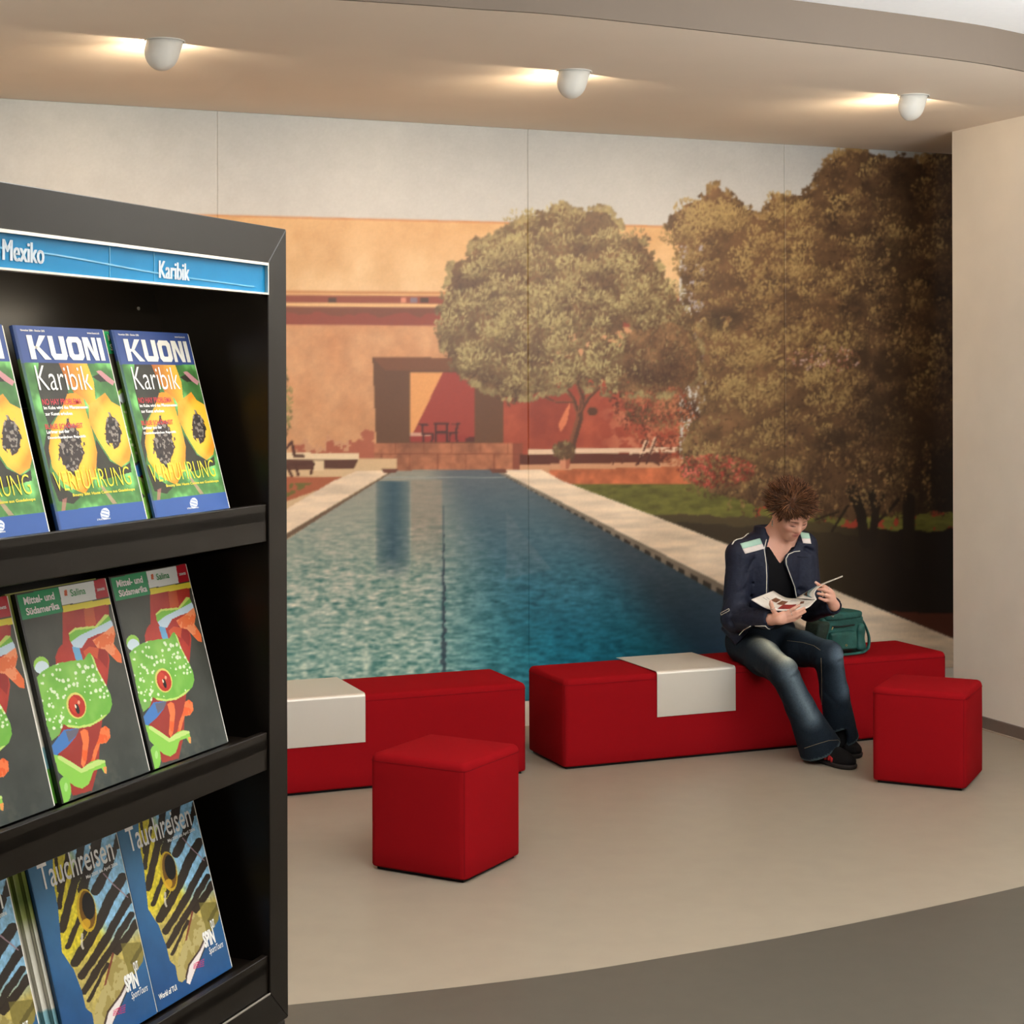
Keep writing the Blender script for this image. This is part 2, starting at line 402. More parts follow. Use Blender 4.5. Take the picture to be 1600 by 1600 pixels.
def paint_mural():
    X, Y = Xc, Yc
    C = np.zeros(SH + (3,))
    # sky
    t = np.clip((Y - 150) / 230, 0, 1)[..., None]; sx = np.clip((X - 500) / 900, 0, 1)[..., None]
    C[:] = (np.array([164, 169, 170]) * (1 - t) + np.array([212, 208, 202]) * t) * (1 - sx * (1 - t) * 0.12) * (1.0 - 0.06 * np.clip((X - 100) / 700, 0, 1)[..., None])
    C *= (1 + (fbm(SH, 26, 3, 3) - 0.5) * 0.05)[..., None]
    g1 = fbm(SH, 40, 11, 5); g2 = fbm(SH, 14, 12, 3); g3 = fbm(SH, (60, 9), 13, 3)
    # upper yellow wall
    ytop = 335 + (X - 300) * 0.0245
    m = (Y > ytop) & (X < 1062) & (Y < 760)
    c = np.zeros_like(C); tt = np.clip((Y - 345) / 110, 0, 1)[..., None]
    c[:] = np.array([212, 166, 112]) * (1 - tt) + np.array([222, 184, 136]) * tt
    c *= (1 + (g1 - 0.5)[..., None] * np.array([0.14, 0.22, 0.34]))
    C[m] = c[m]
    bnd = lambda d_, a0, b0: np.clip((d_ - a0) / 1.8 + 0.5, 0, 1) * np.clip((b0 - d_) / 1.8 + 0.5, 0, 1)
    mix(C, (X < 1062) * bnd(Y - ytop, -0.5, 2.2), (186, 118, 66), 0.75)
    # lower wall
    yl = 456 + (X - 445) * 0.008
    low = m & (Y > yl)
    c[:] = np.array([204, 150, 106]); c *= (1 + (g1 - 0.5)[..., None] * np.array([0.12, 0.24, 0.34]) + (g2 - 0.5)[..., None] * 0.12)
    C[low] = c[low]
    dy = Y - yl
    xin = X < 1062
    mix(C, xin * bnd(dy, -2, 2), (190, 130, 80))
    mix(C, xin * bnd(dy, 2, 5), (222, 178, 122))
    mix(C, xin * bnd(dy, 5, 17), (142, 74, 52))
    for x0, x1, cc in ((512, 525, (84, 56, 40)), (626, 634, (214, 140, 110)), (640, 652, (130, 110, 120)), (657, 670, (84, 56, 40))):
        mix(C, low & (dy > 8) & (dy < 16) & (X > x0) & (X < x1), cc)
    mix(C, xin * bnd(dy, 17, 22.5), (228, 186, 132))
    sc = 6 * np.abs(np.sin((X - 470) / 62 * math.pi))
    mix(C, xin * bnd(dy, 23, 51), (142, 70, 52)); mix(C, xin * bnd(dy, 23, 38 - sc + 8 * (g2 - .5)), (118, 72, 50), 0.8)
    # plaster damage and shadows at the foot of the lower wall
    dm = 694 + 14 * (g2 - 0.5) * 3 - np.clip((X - 540) / 40, 0, 1) * 16
    mix(C, low & (X < 584) & (Y > dm) & (X > 455), (160, 78, 58), 0.75); mix(C, low & (X < 545) & (Y > dm) & (Y < dm + 5 + 10 * (g1 - .4)), (206, 160, 120), 0.8)
    # shaded red wall to the right of the opening (tree shadow)
    red = (X > 783) & (X < 1062) & (Y > 556) & (Y < 740)
    c[:] = np.array([158, 72, 50]); c *= (1 + (g1 - 0.5)[..., None] * np.array([0.4, 0.6, 0.5]))
    C[red] = c[red]
    mix(C, red * np.clip((X - 930) / 40, 0, 1) * (Y < 706) * np.clip((fbm(SH, 14, 31, 4) - 0.44) * 9, 0, 1), (202, 124, 90), 0.7)
    mix(C, inpoly(X, Y, [(872, 664), (884, 640), (892, 626), (886, 660), (876, 676)]), (224, 130, 86), 0.85)
    # opening
    mix(C, inpoly(X, Y, [(582, 558), (812, 560), (786, 600), (786, 692), (588, 692)]), (104, 70, 46))
    mix(C, inpoly(X, Y, [(582, 558), (790, 560), (770, 580), (600, 578)]), (120, 76, 48))
    mix(C, inpoly(X, Y, [(640, 582), (741, 582), (741, 690), (641, 690)]), (156, 64, 50))
    mix(C, inpoly(X, Y, [(640, 582), (692, 582), (644, 680), (641, 690)]), (226, 160, 98))
    mix(C, inpoly(X, Y, [(641, 677), (668, 677), (741, 681), (741, 690), (641, 690)]), (150, 56, 46))
    mix(C, inpoly(X, Y, [(641, 676), (672, 677), (672, 681), (641, 681)]), (206, 160, 136))
    for p, w in (([(655, 663), (668, 664)], 1.2), ([(659, 664), (662, 689)], 1.6), ([(660, 678), (676, 678), (675, 690)], 1.6), ([(679, 662), (700, 662)], 1.6), ([(681, 662), (681, 690)], 1.5), ([(699, 662), (699, 690)], 1.5), ([(684, 676), (697, 676)], 2.2), ([(706, 663), (718, 662)], 1.2), ([(715, 663), (712, 676), (714, 690)], 1.6), ([(702, 676), (714, 676)], 1.6), ([(703, 677), (702, 690)], 1.3)):
        mix(C, segdist(X, Y, p) < w, (78, 44, 36))
    mix(C, inpoly(X, Y, [(727, 684), (741, 683), (741, 690), (727, 690)]), (90, 46, 36))
    # stone step
    st = inpoly(X, Y, [(585, 692), (816, 692), (816, 738), (584, 738)])
    c[:] = np.array([166, 104, 72]); c *= (1 + (g2 - 0.5)[..., None] * 0.5 + (g1 - .5)[..., None] * 0.3); C[st] = c[st]
    mix(C, st & (X > 800), (120, 56, 40), 0.7); mix(C, st & (np.abs(Y - 709) < 1.1), (120, 66, 44), 0.7)
    mix(C, st & (np.abs((X + (Y > 709) * 22) % 44 - 2) < 1.1), (124, 70, 48), 0.6)
    # terrace, benches
    ter = (Y > 716) & (X < 620); mix(C, ter, (214, 182, 140)); mix(C, (Y > 716) & (Y < 740) & (X > 812) & (X < 1120), (204, 150, 112))
    mix(C, inpoly(X, Y, [(-180, 704), (560, 708), (560, 718), (-180, 720)]), (232, 208, 170)); mix(C, inpoly(X, Y, [(-180, 720), (560, 718), (552, 733), (-180, 736)]), (92, 56, 40))
    mix(C, inpoly(X, Y, [(488, 720), (506, 720), (506, 735), (488, 735)]), (226, 200, 160))
    for p in ([(448, 700), (456, 690), (460, 712), (474, 713)], [(452, 726), (490, 724), (486, 740)], [(449, 730), (456, 744)], [(462, 728), (466, 742)]): mix(C, segdist(X, Y, p) < 2.2, (84, 50, 36))
    mix(C, inpoly(X, Y, [(-180, 745), (552, 746), (440, 786), (-180, 1090)]), (170, 96, 64)); 
    lg = inpoly(X, Y, [(-180, 760), (490, 754), (450, 776), (-180, 1080)]) & (g2 > 0.40); mix(C, lg, (112, 104, 52))
    bush = grow(ell_in(X, Y, 372, 628, 84, 112) < 1, 10, 45); foliage(C, bush, 2600, (150, 138, 84), (116, 104, 62), (80, 64, 40), 46, cell=22)
    mix(C, inpoly(X, Y, [(824, 702), (1062, 699), (1062, 706), (824, 710)]), (228, 196, 164)); mix(C, inpoly(X, Y, [(812, 710), (1048, 707), (1048, 722), (812, 726)]), (96, 50, 36))
    ledge = inpoly(X, Y, [(858, 734), (1120, 728), (1120, 760), (882, 758), (862, 748)])
    c[:] = np.array([188, 104, 66]); c *= (1 + (g2 - 0.5)[..., None] * 0.5); C[ledge] = c[ledge]
    # grass and shaded ground
    gr = inpoly(X, Y, [(868, 757), (1000, 756), (1720, 760), (1720, 1100), (1490, 1000), (1300, 922), (1140, 852), (980, 790)])
    c[:] = np.array([104, 101, 46]); c *= (1 + (fbm(SH, (16, 5), 41, 3) - 0.5)[..., None] * 0.5); C[gr] = c[gr]
    shy = 806 + (X - 1030) * 0.0 + 14 * (fbm(SH, 30, 43, 3) - 0.5) + np.clip((X - 1180) / 200, 0, 1) * 22
    sh = gr & (Y > shy) & (X > 985 + (Y - 800) * 0.6)
    mix(C, sh, (80, 68, 44)); mix(C, sh & (Y > shy + 14), (62, 51, 35)); mix(C, sh * np.clip((X + 30 * (g1 - .5) - 1270) / 130, 0, 1), (36, 27, 20))
    mix(C, gr & (X > 1180) & ~sh & (fbm(SH, 12, 47, 3) > 0.56), (170, 52, 44), 0.8)
    mix(C, inpoly(X, Y, [(1390, 955), (1450, 958), (1720, 955), (1720, 1090), (1490, 1000)]), (92, 48, 32), 0.9)
    # water
    wat = inpoly(X, Y, [(612, 735), (772, 734), (1131, 928), (1720, 1226), (1720, 1100), (-160, 1100), (-160, 1222), (450, 842)])
    wat &= ~gr
    c = np.zeros_like(C)
    ty = np.clip((Y - 735) / 300, 0, 1)[..., None]
    leftc = np.array([150, 146, 132]) * (1 - ty) + np.array([150, 184, 170]) * ty
    midc = np.array([96, 102, 106]) * (1 - ty) + np.array([26, 104, 128]) * ty
    rightc = np.array([84, 88, 86]) * (1 - ty) + np.array([34, 60, 82]) * ty
    a = np.clip((X - 655 + (Y - 735) * 0.12) / (60 + (Y - 735) * 0.75), 0, 1); a = (a * a * (3 - 2 * a))[..., None]
    b_ = np.clip((X - 770 - (Y - 735) * 0.80) / 120, 0, 1); b_ = (b_ * b_ * (3 - 2 * b_))[..., None]
    c[:] = leftc * (1 - a) + midc * a; c = c * (1 - b_) + rightc * b_
    # building reflections
    rd = np.clip(1 - np.abs(X - 614) / 27, 0, 1) ** 0.35 * ((Y > 752) & (Y < 905)) * np.clip((910 - Y) / 40, 0, 1) * (np.abs(X - 614) < 27)
    c = c * (1 - rd[..., None] * 0.82) + np.array([44, 76, 92]) * rd[..., None] * 0.82
    rl = ((X > 642) & (X < 690) & (Y > 750)) * np.clip((900 - Y) / 120, 0, 0.75)
    c = c * (1 - rl[..., None]) + np.array([150, 138, 122]) * rl[..., None]
    tri = inpoly(X, Y, [(792, 800), (830, 850), (862, 890), (790, 905)]) * 0.35
    c = c * (1 - tri[..., None]) + np.array([104, 118, 124]) * tri[..., None]
    # ripples: finer towards the far end
    rip = np.zeros(SH)
    for k, (sx_, sy_, y0, y1) in enumerate(((16, 2.4, 735, 840), (11, 2.6, 820, 940), (12, 3.4, 880, 1100))):
        wgt = np.clip((Y - y0 + 25) / 25, 0, 1) * np.clip((y1 + 25 - Y) / 25, 0, 1)
        rip += wgt * (fbm(SH, (sx_, sy_), 61 + k, 3) - 0.5)
    amp = 0.14 + 1.15 * np.clip((Y - 800) / 230, 0, 1) * (1 - b_[..., 0] * 0.7) * np.clip(1.15 - (X - 450) / 900, 0.3, 1)
    c *= (1 + (rip * amp)[..., None] * np.array([1.5, 0.85, 0.8]))
    
    teal = np.clip((Y - 860) / 150, 0, 1) * np.clip(1 - np.abs(X - 760) / 360, 0, 1) * (1 - b_[..., 0])
    teal = teal * a[..., 0]; c = c * (1 - 0.4 * teal[..., None]) + np.array([14, 118, 134]) * 0.4 * teal[..., None] * (1 + rip[..., None] * amp[..., None] * 0.9)
    ln = (np.abs(X - 693 - 5 * (fbm(SH, (9, 7), 77, 2) - 0.5) * np.clip((Y - 790) / 110, 0, 2)) < 0.6 + np.clip((Y - 790) / 90, 0, 2.4)) & (Y > 790)
    mix(c, ln, (44, 56, 70), 0.75)
    C[wat] = c[wat]
    mix(C, wat & (np.abs(Y - 746) < 1.5), (156, 164, 158), 0.7)
    # copings: left and right
    stone = np.array([236, 212, 182]) * (1 + (g3 - 0.5)[..., None] * 0.3) 
    cl = inpoly(X, Y, [(560, 735), (612, 735), (450, 832), (-160, 1206), (-160, 1110), (440, 800), (520, 752)])
    C[cl] = stone[cl]
    mix(C, inpoly(X, Y, [(614, 735), (617, 735), (450, 841), (-160, 1216), (-160, 1206), (450, 832)]), (112, 90, 70)); 
    cr = inpoly(X, Y, [(778, 734), (846, 734), (880, 752), (980, 790), (1140, 852), (1300, 921), (1490, 998), (1720, 1092), (1720, 1218), (1131, 914)])
    C[cr] = stone[cr]
    side = inpoly(X, Y, [(770, 734), (778, 734), (1131, 914), (1720, 1218), (1720, 1246), (1131, 932)])
    C[side] = (stone * 0.55)[side]
    k = np.log(np.maximum(X - 640, 1)) * 38
    mix(C, side & (((k % 1.7) < 0.95)) & (Y > 734 + (X - 770) * 0.507 + np.clip((X - 770) / 60, 0, 6)), (54, 46, 36))
    mix(C, inpoly(X, Y, [(764, 733), (790, 733), (792, 738), (768, 738)]) | inpoly(X, Y, [(596, 733), (622, 733), (618, 739), (600, 739)]), (110, 66, 50))
    # centre olive tree: trunk first
    for p, w in (([(892, 716), (895, 690), (905, 655), (906, 640)], 9), ([(905, 648), (896, 622), (880, 604)], 4), ([(906, 646), (910, 620), (900, 590)], 3.5), ([(908, 644), (920, 622), (936, 606)], 3.5), ([(900, 628), (868, 628), (846, 618)], 2.2), ([(893, 615), (866, 606)], 1.6), ([(912, 640), (913, 600)], 2)):
        mix(C, segdist(X, Y, p) < w * 0.62, (92, 58, 40)); mix(C, segdist(X + 3, Y, p) < w * 0.3, (128, 78, 52))
    mix(C, ell_in(X, Y, 926, 643, 8, 7) < 1, (92, 58, 38))
    crown = [(689, 484), (704, 438), (706, 415), (737, 395), (740, 378), (786, 363), (821, 346), (852, 334), (878, 324), (904, 333), (944, 327), (966, 349), (967, 378), (996, 369), (1013, 395), (1036, 429), (1062, 470), (1082, 501), (1094, 553), (1090, 590), (1050, 616), (985, 610), (939, 606), (881, 602), (841, 614), (795, 622), (766, 606), (712, 580), (700, 553), (691, 524)]
    mc = grow(inpoly(X, Y, crown), 14, 91)
    holes = (fbm(SH, 12, 93, 3) > 0.66) & (Y > 500) & (X > 860) & (X < 1000)
    c = np.zeros_like(C); c[:] = np.array([112, 84, 56]); c *= (1 + (fbm(SH, 20, 95, 4) - 0.5)[..., None] * 0.6)
    mb = mc & ~holes; C[mb] = c[mb]
    shd = np.clip((X - 960) / 160, 0, 1) * -0.75 * np.clip((Y - 400) / 150, 0, 1) - 0.5 * np.clip((Y - 560) / 50, 0, 1) * (X < 800) + 0.06
    foliage(C, mb, 3500, (134, 114, 76), (112, 88, 58), (88, 64, 42), 97, cell=44, size=(2.5, 5.8), shade=shd)
    clusters(C, mb, 200, (12, 28), 80, (180, 164, 110), (138, 119, 78), (86, 62, 41), 971, shade=shd)
    # darker foliage between the trees
    dk = grow(inpoly(X, Y, [(985, 520), (1050, 500), (1100, 540), (1110, 600), (1090, 650), (1030, 672), (975, 650), (962, 600)]), 8, 101)
    foliage(C, dk, 2600, (132, 98, 64), (104, 74, 48), (78, 52, 34), 103, cell=30)
    foliage(C, grow(inpoly(X, Y, [(950, 620), (1060, 600), (1110, 690), (1130, 750), (1080, 748), (1010, 700), (960, 660)]), 6, 105), 1100, (178, 110, 74), (138, 70, 48), (92, 50, 34), 107, cell=16, size=(1.6, 3.4), vert=0.3)
    # big trees on the right
    big = [(1040, 346), (1058, 332), (1093, 314), (1117, 292), (1142, 304), (1152, 321), (1191, 339), (1208, 307), (1233, 314), (1257, 304), (1275, 290), (1285, 265), (1310, 241), (1334, 234), (1373, 241), (1429, 248), (1440, 262), (1446, 238), (1485, 238), (1720, 200), (1720, 806), (1400, 800), (1330, 812), (1190, 792), (1120, 770), (1060, 745), (1075, 690), (1100, 640), (1108, 590), (1086, 535), (1075, 465), (1061, 388)]
    mg = grow(inpoly(X, Y, big), 14, 111)
    lav = mg & (X < 1100) & (fbm(SH, 8, 113, 3) > 0.58) & (Y > 380) & (Y < 560)
    c[:] = np.array([112, 82, 54]); dim = np.clip((X - 1100) / 380, 0, 1) * 0.42
    c *= (1 + (fbm(SH, 24, 115, 4) - 0.5) * 0.7 - dim)[..., None]; mgl = mg & ~lav; C[mgl] = c[mgl]
    mix(C, lav, (136, 118, 122), 0.55)
    shd = -0.55 * np.clip((X - 1200) / 280, 0, 1) - 0.25 * np.clip((Y - 640) / 120, 0, 1) + 0.16 + 0.3 * np.clip((430 - Y) / 120, 0, 1) * (X < 1260)
    foliage(C, mg, 6000, (122, 94, 60), (96, 70, 45), (66, 46, 31), 119, cell=48, size=(1.6, 4.0), vert=0.45, shade=shd)
    mgv = mg & (X < 1500)
    clusters(C, mgv, 480, (10, 26), 70, (160, 134, 84), (124, 97, 61), (72, 51, 34), 1191, shade=shd + 0.35 * (fbm(SH, 60, 121, 3) - 0.5) * 2, size=(1.8, 4.4))
    for hx, hy, rx, ry in ((1330, 480, 24, 22), (1390, 570, 36, 28), (1345, 560, 18, 22), (1380, 650, 40, 40), (1300, 690, 34, 24), (1440, 670, 40, 40), (1390, 400, 40, 34), (1130, 500, 30, 22)):
        e = np.clip(1.2 - ell_in(X, Y, hx, hy, rx, ry), 0, 1) * (fbm(SH, 9, int(hx), 3) > 0.36); mix(C, e * mg, (60, 44, 30), 0.75)
    rb = mg & (ell_in(X, Y, 1110, 735, 70, 26) < 1); foliage(C, rb, 620, (214, 110, 92), (160, 62, 48), (96, 48, 34), 131, cell=12, size=(1.2, 2.6), vert=0.3)
    foliage(C, mg & (ell_in(X, Y, 1290, 560, 60, 20) < 1), 130, (196, 168, 160), (164, 104, 84), (110, 76, 50), 133, cell=10, size=(1.2, 2.6))
    for msk, sd, lt_, md_, dk_ in ((mc & (Y < 640), 141, (160, 142, 94), (134, 114, 76), (108, 84, 56)), (mg, 143, (140, 112, 70), (112, 86, 54), (84, 62, 40))):
        fm = msk.astype(float)
        for _ in range(16): fm = (fm + np.roll(fm, 1, 0) + np.roll(fm, -1, 0) + np.roll(fm, 1, 1) + np.roll(fm, -1, 1)) / 5
        foliage(C, (fm > 0.03) & (fm < 0.6) & (Y < 720) & (fbm(SH, 13, sd, 3) > 0.50), 2600, lt_, md_, dk_, sd, cell=14, size=(1.8, 4.6), vert=0.6)
    # pot with plant, loungers
    pot = inpoly(X, Y, [(873, 713), (892, 713), (889, 733), (876, 733)]); mix(C, pot, (206, 138, 104)); mix(C, pot & (X > 884), (168, 98, 70)); mix(C, inpoly(X, Y, [(872, 711), (893, 711), (893, 715), (872, 715)]), (216, 152, 120))
    foliage(C, ell_in(X, Y, 880, 703, 17, 14) < 1, 260, (164, 152, 104), (134, 116, 76), (96, 70, 46), 81, size=(2.5, 5))
    # lounger chairs
    for p, w, cc in (([(1010, 690), (1001, 712)], 3.2, (226, 190, 158)), ([(1024, 686), (1016, 708)], 3.0, (226, 190, 158)), ([(976, 711), (1001, 712), (1030, 726)], 1.8, (90, 52, 40)), ([(1015, 710), (994, 726)], 1.6, (96, 54, 40)), ([(976, 712), (972, 724), ], 1.4, (96, 54, 40)), ([(960, 714), (990, 713)], 1.6, (96, 54, 40)), ([(961, 714), (958, 725)], 1.4, (96, 54, 40)), ([(1026, 684), (1010, 724)], 1.3, (80, 44, 34)), ([(1012, 688), (998, 724)], 1.3, (80, 44, 34)), ([(984, 708), (1010, 706)], 1.5, (230, 196, 164))):
        mix(C, segdist(X, Y, p) < w, cc)
    # trunks under the right trees, drooping twigs
    for p, w in (([(1352, 850), (1345, 800), (1330, 765)], 13), ([(1362, 850), (1368, 800), (1362, 770)], 10), ([(1372, 815), (1392, 795), (1404, 780)], 4), ([(1366, 812), (1380, 775)], 4), ([(1420, 880), (1420, 780)], 16), ([(1300, 830), (1325, 790)], 3), ([(1274, 812), (1310, 800)], 2.5)):
        mix(C, segdist(X, Y, p) < w * 0.6, (40, 31, 22))
    mix(C, mg * np.clip((X - 1390) / 70, 0, 1) * np.clip((Y - 670) / 60, 0, 1), (34, 27, 20), 0.7)
    for i in range(60):
        r = np.random.default_rng(400 + i); x0 = r.uniform(1120, 1460); y0 = r.uniform(690, 780); 
        foliage(C, ell_in(X, Y, x0, y0 + 16, 3.5, 20) < 1, 16, (150, 120, 76), (116, 86, 54), (70, 50, 34), 500 + i, cell=9, size=(1.4, 3))
    # seams and slight print grain
    C *= (1 + (rng.random(SH) - 0.5) * 0.05)[..., None]
    C = np.clip(C, 0, 255); A = C.copy(); A[1:-1, 1:-1] = C[1:-1, 1:-1] * 0.5 + (C[:-2, 1:-1] + C[2:, 1:-1] + C[1:-1, :-2] + C[1:-1, 2:]) * 0.125
    return A

MUR = s2l(paint_mural())
def sample_mural(px, py):
    x = np.clip((px - CX0) / Q, 0, SH[1] - 1.01); y = np.clip((py - CYA) / Q, 0, SH[0] - 1.01)
    xi, yi = x.astype(int), y.astype(int); fx, fy = (x - xi)[..., None], (y - yi)[..., None]
    return (MUR[yi, xi] * (1 - fx) + MUR[yi, xi + 1] * fx) * (1 - fy) + (MUR[yi + 1, xi] * (1 - fx) + MUR[yi + 1, xi + 1] * fx) * fy
def s_of(px):
    """position along the wall seen at pixel column px (at horizon height)"""
    x, _ = unroll(px, CY); q = x / FPX
    return (q * WALL0.y - WALL0.x) / (U.x - q * U.y)
M_print = mat('mural_print', None, rough=0.42, spec=0.4, vary=0.03, vscale=900, bump=0.04, bscale=700, attr='print')
mural = empty('photo_mural', wall_pt(-2.4, 0.125))
tag(mural, 'wall-sized photo print of a pool, an orange villa and olive trees', 'mural')
edges = [s_of(-150), s_of(340), s_of(825), s_of(1226), 0.62]
STEP = 0.0062
inv = Matrix.Translation(-mural.location)
for s0, s1 in zip(edges[:-1], edges[1:]):
    ns = int((s1 - s0) / STEP); nz = int((CEIL - 0.006 - 0.125) / STEP)
    S, Zg = np.meshgrid(np.linspace(s0, s1, ns + 1), np.linspace(0.125, CEIL + 0.004, nz + 1))
    P = np.stack([WALL0.x + U.x * S - N.x * 0.004, WALL0.y + U.y * S - N.y * 0.004, Zg], -1)
    px, py = to_px(P)
    col = sample_mural(px, py).reshape(-1, 3)
    idx = np.arange((nz + 1) * (ns + 1)).reshape(nz + 1, ns + 1)
    f = np.stack([idx[:-1, :-1], idx[:-1, 1:], idx[1:, 1:], idx[1:, :-1]], -1).reshape(-1, 4)
    V = P.reshape(-1, 3); nv = len(V)
    # rim so that the sheet has thickness
    rim = np.concatenate([idx[0, :], idx[1:, -1], idx[-1, -2::-1], idx[-2:0:-1, 0]])
    Vb = V[rim] + np.array([N.x, N.y, 0]) * 0.0038
    k = len(rim); j = np.arange(k); rf = np.stack([rim[j], nv + j, nv + (j + 1) % k, rim[(j + 1) % k]], -1)
    mesh('mural_panel', np.concatenate([V, Vb]) - np.array(mural.location), np.concatenate([f, rf]), M_print, mural, colors=np.concatenate([col, col[rim]]))

# ------------------------------------------------------------------ benches and cubes
M_red = mat('red_wool_felt', (147, 18, 24), rough=0.95, spec=0.04, vary=0.05, vscale=600, bump=0.15, bscale=900)
M_seam = mat('dark_red_seam', (120, 15, 21), rough=0.9, spec=0.1)
M_glide = mat('black_plinth', (14, 13, 13), rough=0.6)
M_alu = mat('satin_aluminium_sheet', (224, 216, 202), rough=0.42, metal=0.4, vary=0.02, vscale=500, bump=0.02, bscale=900)

def upholstered(bmw, bmd, h, rv=0.028, rt=0.023, bulge=0.004):
    """rounded padded block, centred in x/y, standing on z=0.012"""
    bm = bmesh.new(); bmesh.ops.create_cube(bm, size=1.0)
    for v in bm.verts: v.co = Vector((v.co.x * bmw, v.co.y * bmd, 0.012 + (v.co.z + 0.5) * (h - 0.012)))
    ve = [e for e in bm.edges if abs(e.verts[0].co.z - e.verts[1].co.z) > 0.1]
    bmesh.ops.bevel(bm, geom=ve, offset=rv, segments=4, profile=0.5, affect='EDGES')
    te = [e for e in bm.edges if all(abs(v.co.z - h) < 1e-5 for v in e.verts)]
    bmesh.ops.bevel(bm, geom=te, offset=rt, segments=6, profile=0.5, affect='EDGES')
    be = [e for e in bm.edges if all(abs(v.co.z - 0.012) < 1e-5 for v in e.verts)]
    bmesh.ops.bevel(bm, geom=be, offset=0.008, segments=2, profile=0.5, affect='EDGES')
    # cuts so that the sides and the top can belly out a little
    for ax, L in (((1, 0, 0), bmw), ((0, 1, 0), bmd)):
        n = max(3, int(L / 0.1))
        for i in range(1, n):
            co = Vector(ax) * (-L / 2 + L * i / n)
            bmesh.ops.bisect_plane(bm, geom=bm.verts[:] + bm.edges[:] + bm.faces[:], plane_co=co, plane_no=ax)
    for i in range(1, 5):
        bmesh.ops.bisect_plane(bm, geom=bm.verts[:] + bm.edges[:] + bm.faces[:], plane_co=(0, 0, h * i / 5), plane_no=(0, 0, 1))
    for v in bm.verts:
        x, y, z = v.co; fx, fy = 1 - (2 * x / bmw) ** 2, 1 - (2 * y / bmd) ** 2; fz = 1 - (2 * z / h - 1) ** 2
        fx, fy, fz = max(fx, 0), max(fy, 0), max(fz, 0)
        if abs(x) > bmw / 2 - 1e-4: v.co.x += math.copysign(bulge * fy * fz, x)
        if abs(y) > bmd / 2 - 1e-4: v.co.y += math.copysign(bulge * fx * fz, y)
        if z > h - 1e-4:
            gx, gy = max(0.0, 1 - (2 * x / (bmw - 2 * rt - 0.002)) ** 2), max(0.0, 1 - (2 * y / (bmd - 2 * rt - 0.002)) ** 2)
            v.co.z += bulge * (1 - (1 - gx) ** 2) * (1 - (1 - gy) ** 2)
    bm.verts.index_update()
    r = MB().add([v.co[:] for v in bm.verts], [[v.index for v in f.verts] for f in bm.faces]); bm.free(); return r
def seat_block(name, w, d, h, loc, rz, label, cat, group):
    root = tag(empty(name, loc, rz), label, cat, group)
    autosmooth(upholstered(w, d, h).build('padded_block', M_red, root), 50)
    MB().box(-w / 2 + 0.02, w / 2 - 0.02, -d / 2 + 0.02, d / 2 - 0.02, 0, 0.016).build('plinth', M_glide, root)
    # stitched seams: around the top and down two corners
    s = MB(); e = 0.0012; zt = h - 0.026; c = 0.028
    ring = []
    for (cx, cy, a0) in ((w / 2 - c, d / 2 - c, 0), (-w / 2 + c, d / 2 - c, 90), (-w / 2 + c, -d / 2 + c, 180), (w / 2 - c, -d / 2 + c, 270)):
        for k in range(4):
            a = math.radians(a0 + k * 30); ring.append((cx + (c + e) * math.cos(a), cy + (c + e) * math.sin(a), zt))
    s.tube(ring + [ring[0]], 0.0011, 5, cap=False)
    s.build('top_seam', M_seam, root)
    for sx, sy in ((-1, -1), (1, -1)):
        q = 0.0080
        MB().tube([(sx * (w / 2 - q), sy * (d / 2 - q), z) for z in (0.02, h / 2, zt)], 0.001, 5).build('corner_seam', M_seam, root)
    return root
BRZ = math.atan2(U.y, U.x)
def bench_center(front_left, length, depth):
    p = Vector((front_left[0], front_left[1], 0)) + U * (length / 2) + N * (depth / 2); return p
BD, BH, BL = 0.42, 0.398, 2.03
b2fl = Vector((0.225, 7.455, 0)); b1fr = Vector((0.062, 7.390, 0))
bench2 = seat_block('upholstered_bench', BL, BD, BH, bench_center(b2fl, BL, BD), BRZ, 'long red upholstered bench with the seated reader on it', 'bench', 'red upholstered benches')
bench1 = seat_block('upholstered_bench', BL, BD, BH, bench_center(b1fr - U * BL, BL, BD), BRZ, 'long red upholstered bench partly hidden by the brochure rack', 'bench', 'red upholstered benches')
CS = 0.392
def cube_at(near, ang, label):
    """near: bottom corner nearest the camera; ang: heading of the right-hand side"""
    a = math.radians(ang); R_ = Vector((math.sin(a), math.cos(a), 0)); L_ = Vector((-math.cos(a), math.sin(a), 0))
    c = Vector((near[0], near[1], 0)) + (R_ + L_) * (CS / 2)
    seat_block('cube_stool', CS, CS, 0.408, c, math.atan2(-L_.y, -L_.x), label, 'stool', 'red cube stools')
cube_at((-0.163, 5.755), 29.5, 'red cube stool standing alone in the middle of the floor')
cube_at((1.878, 7.04), 26.0, 'red cube stool at the right, beside the cream wall')

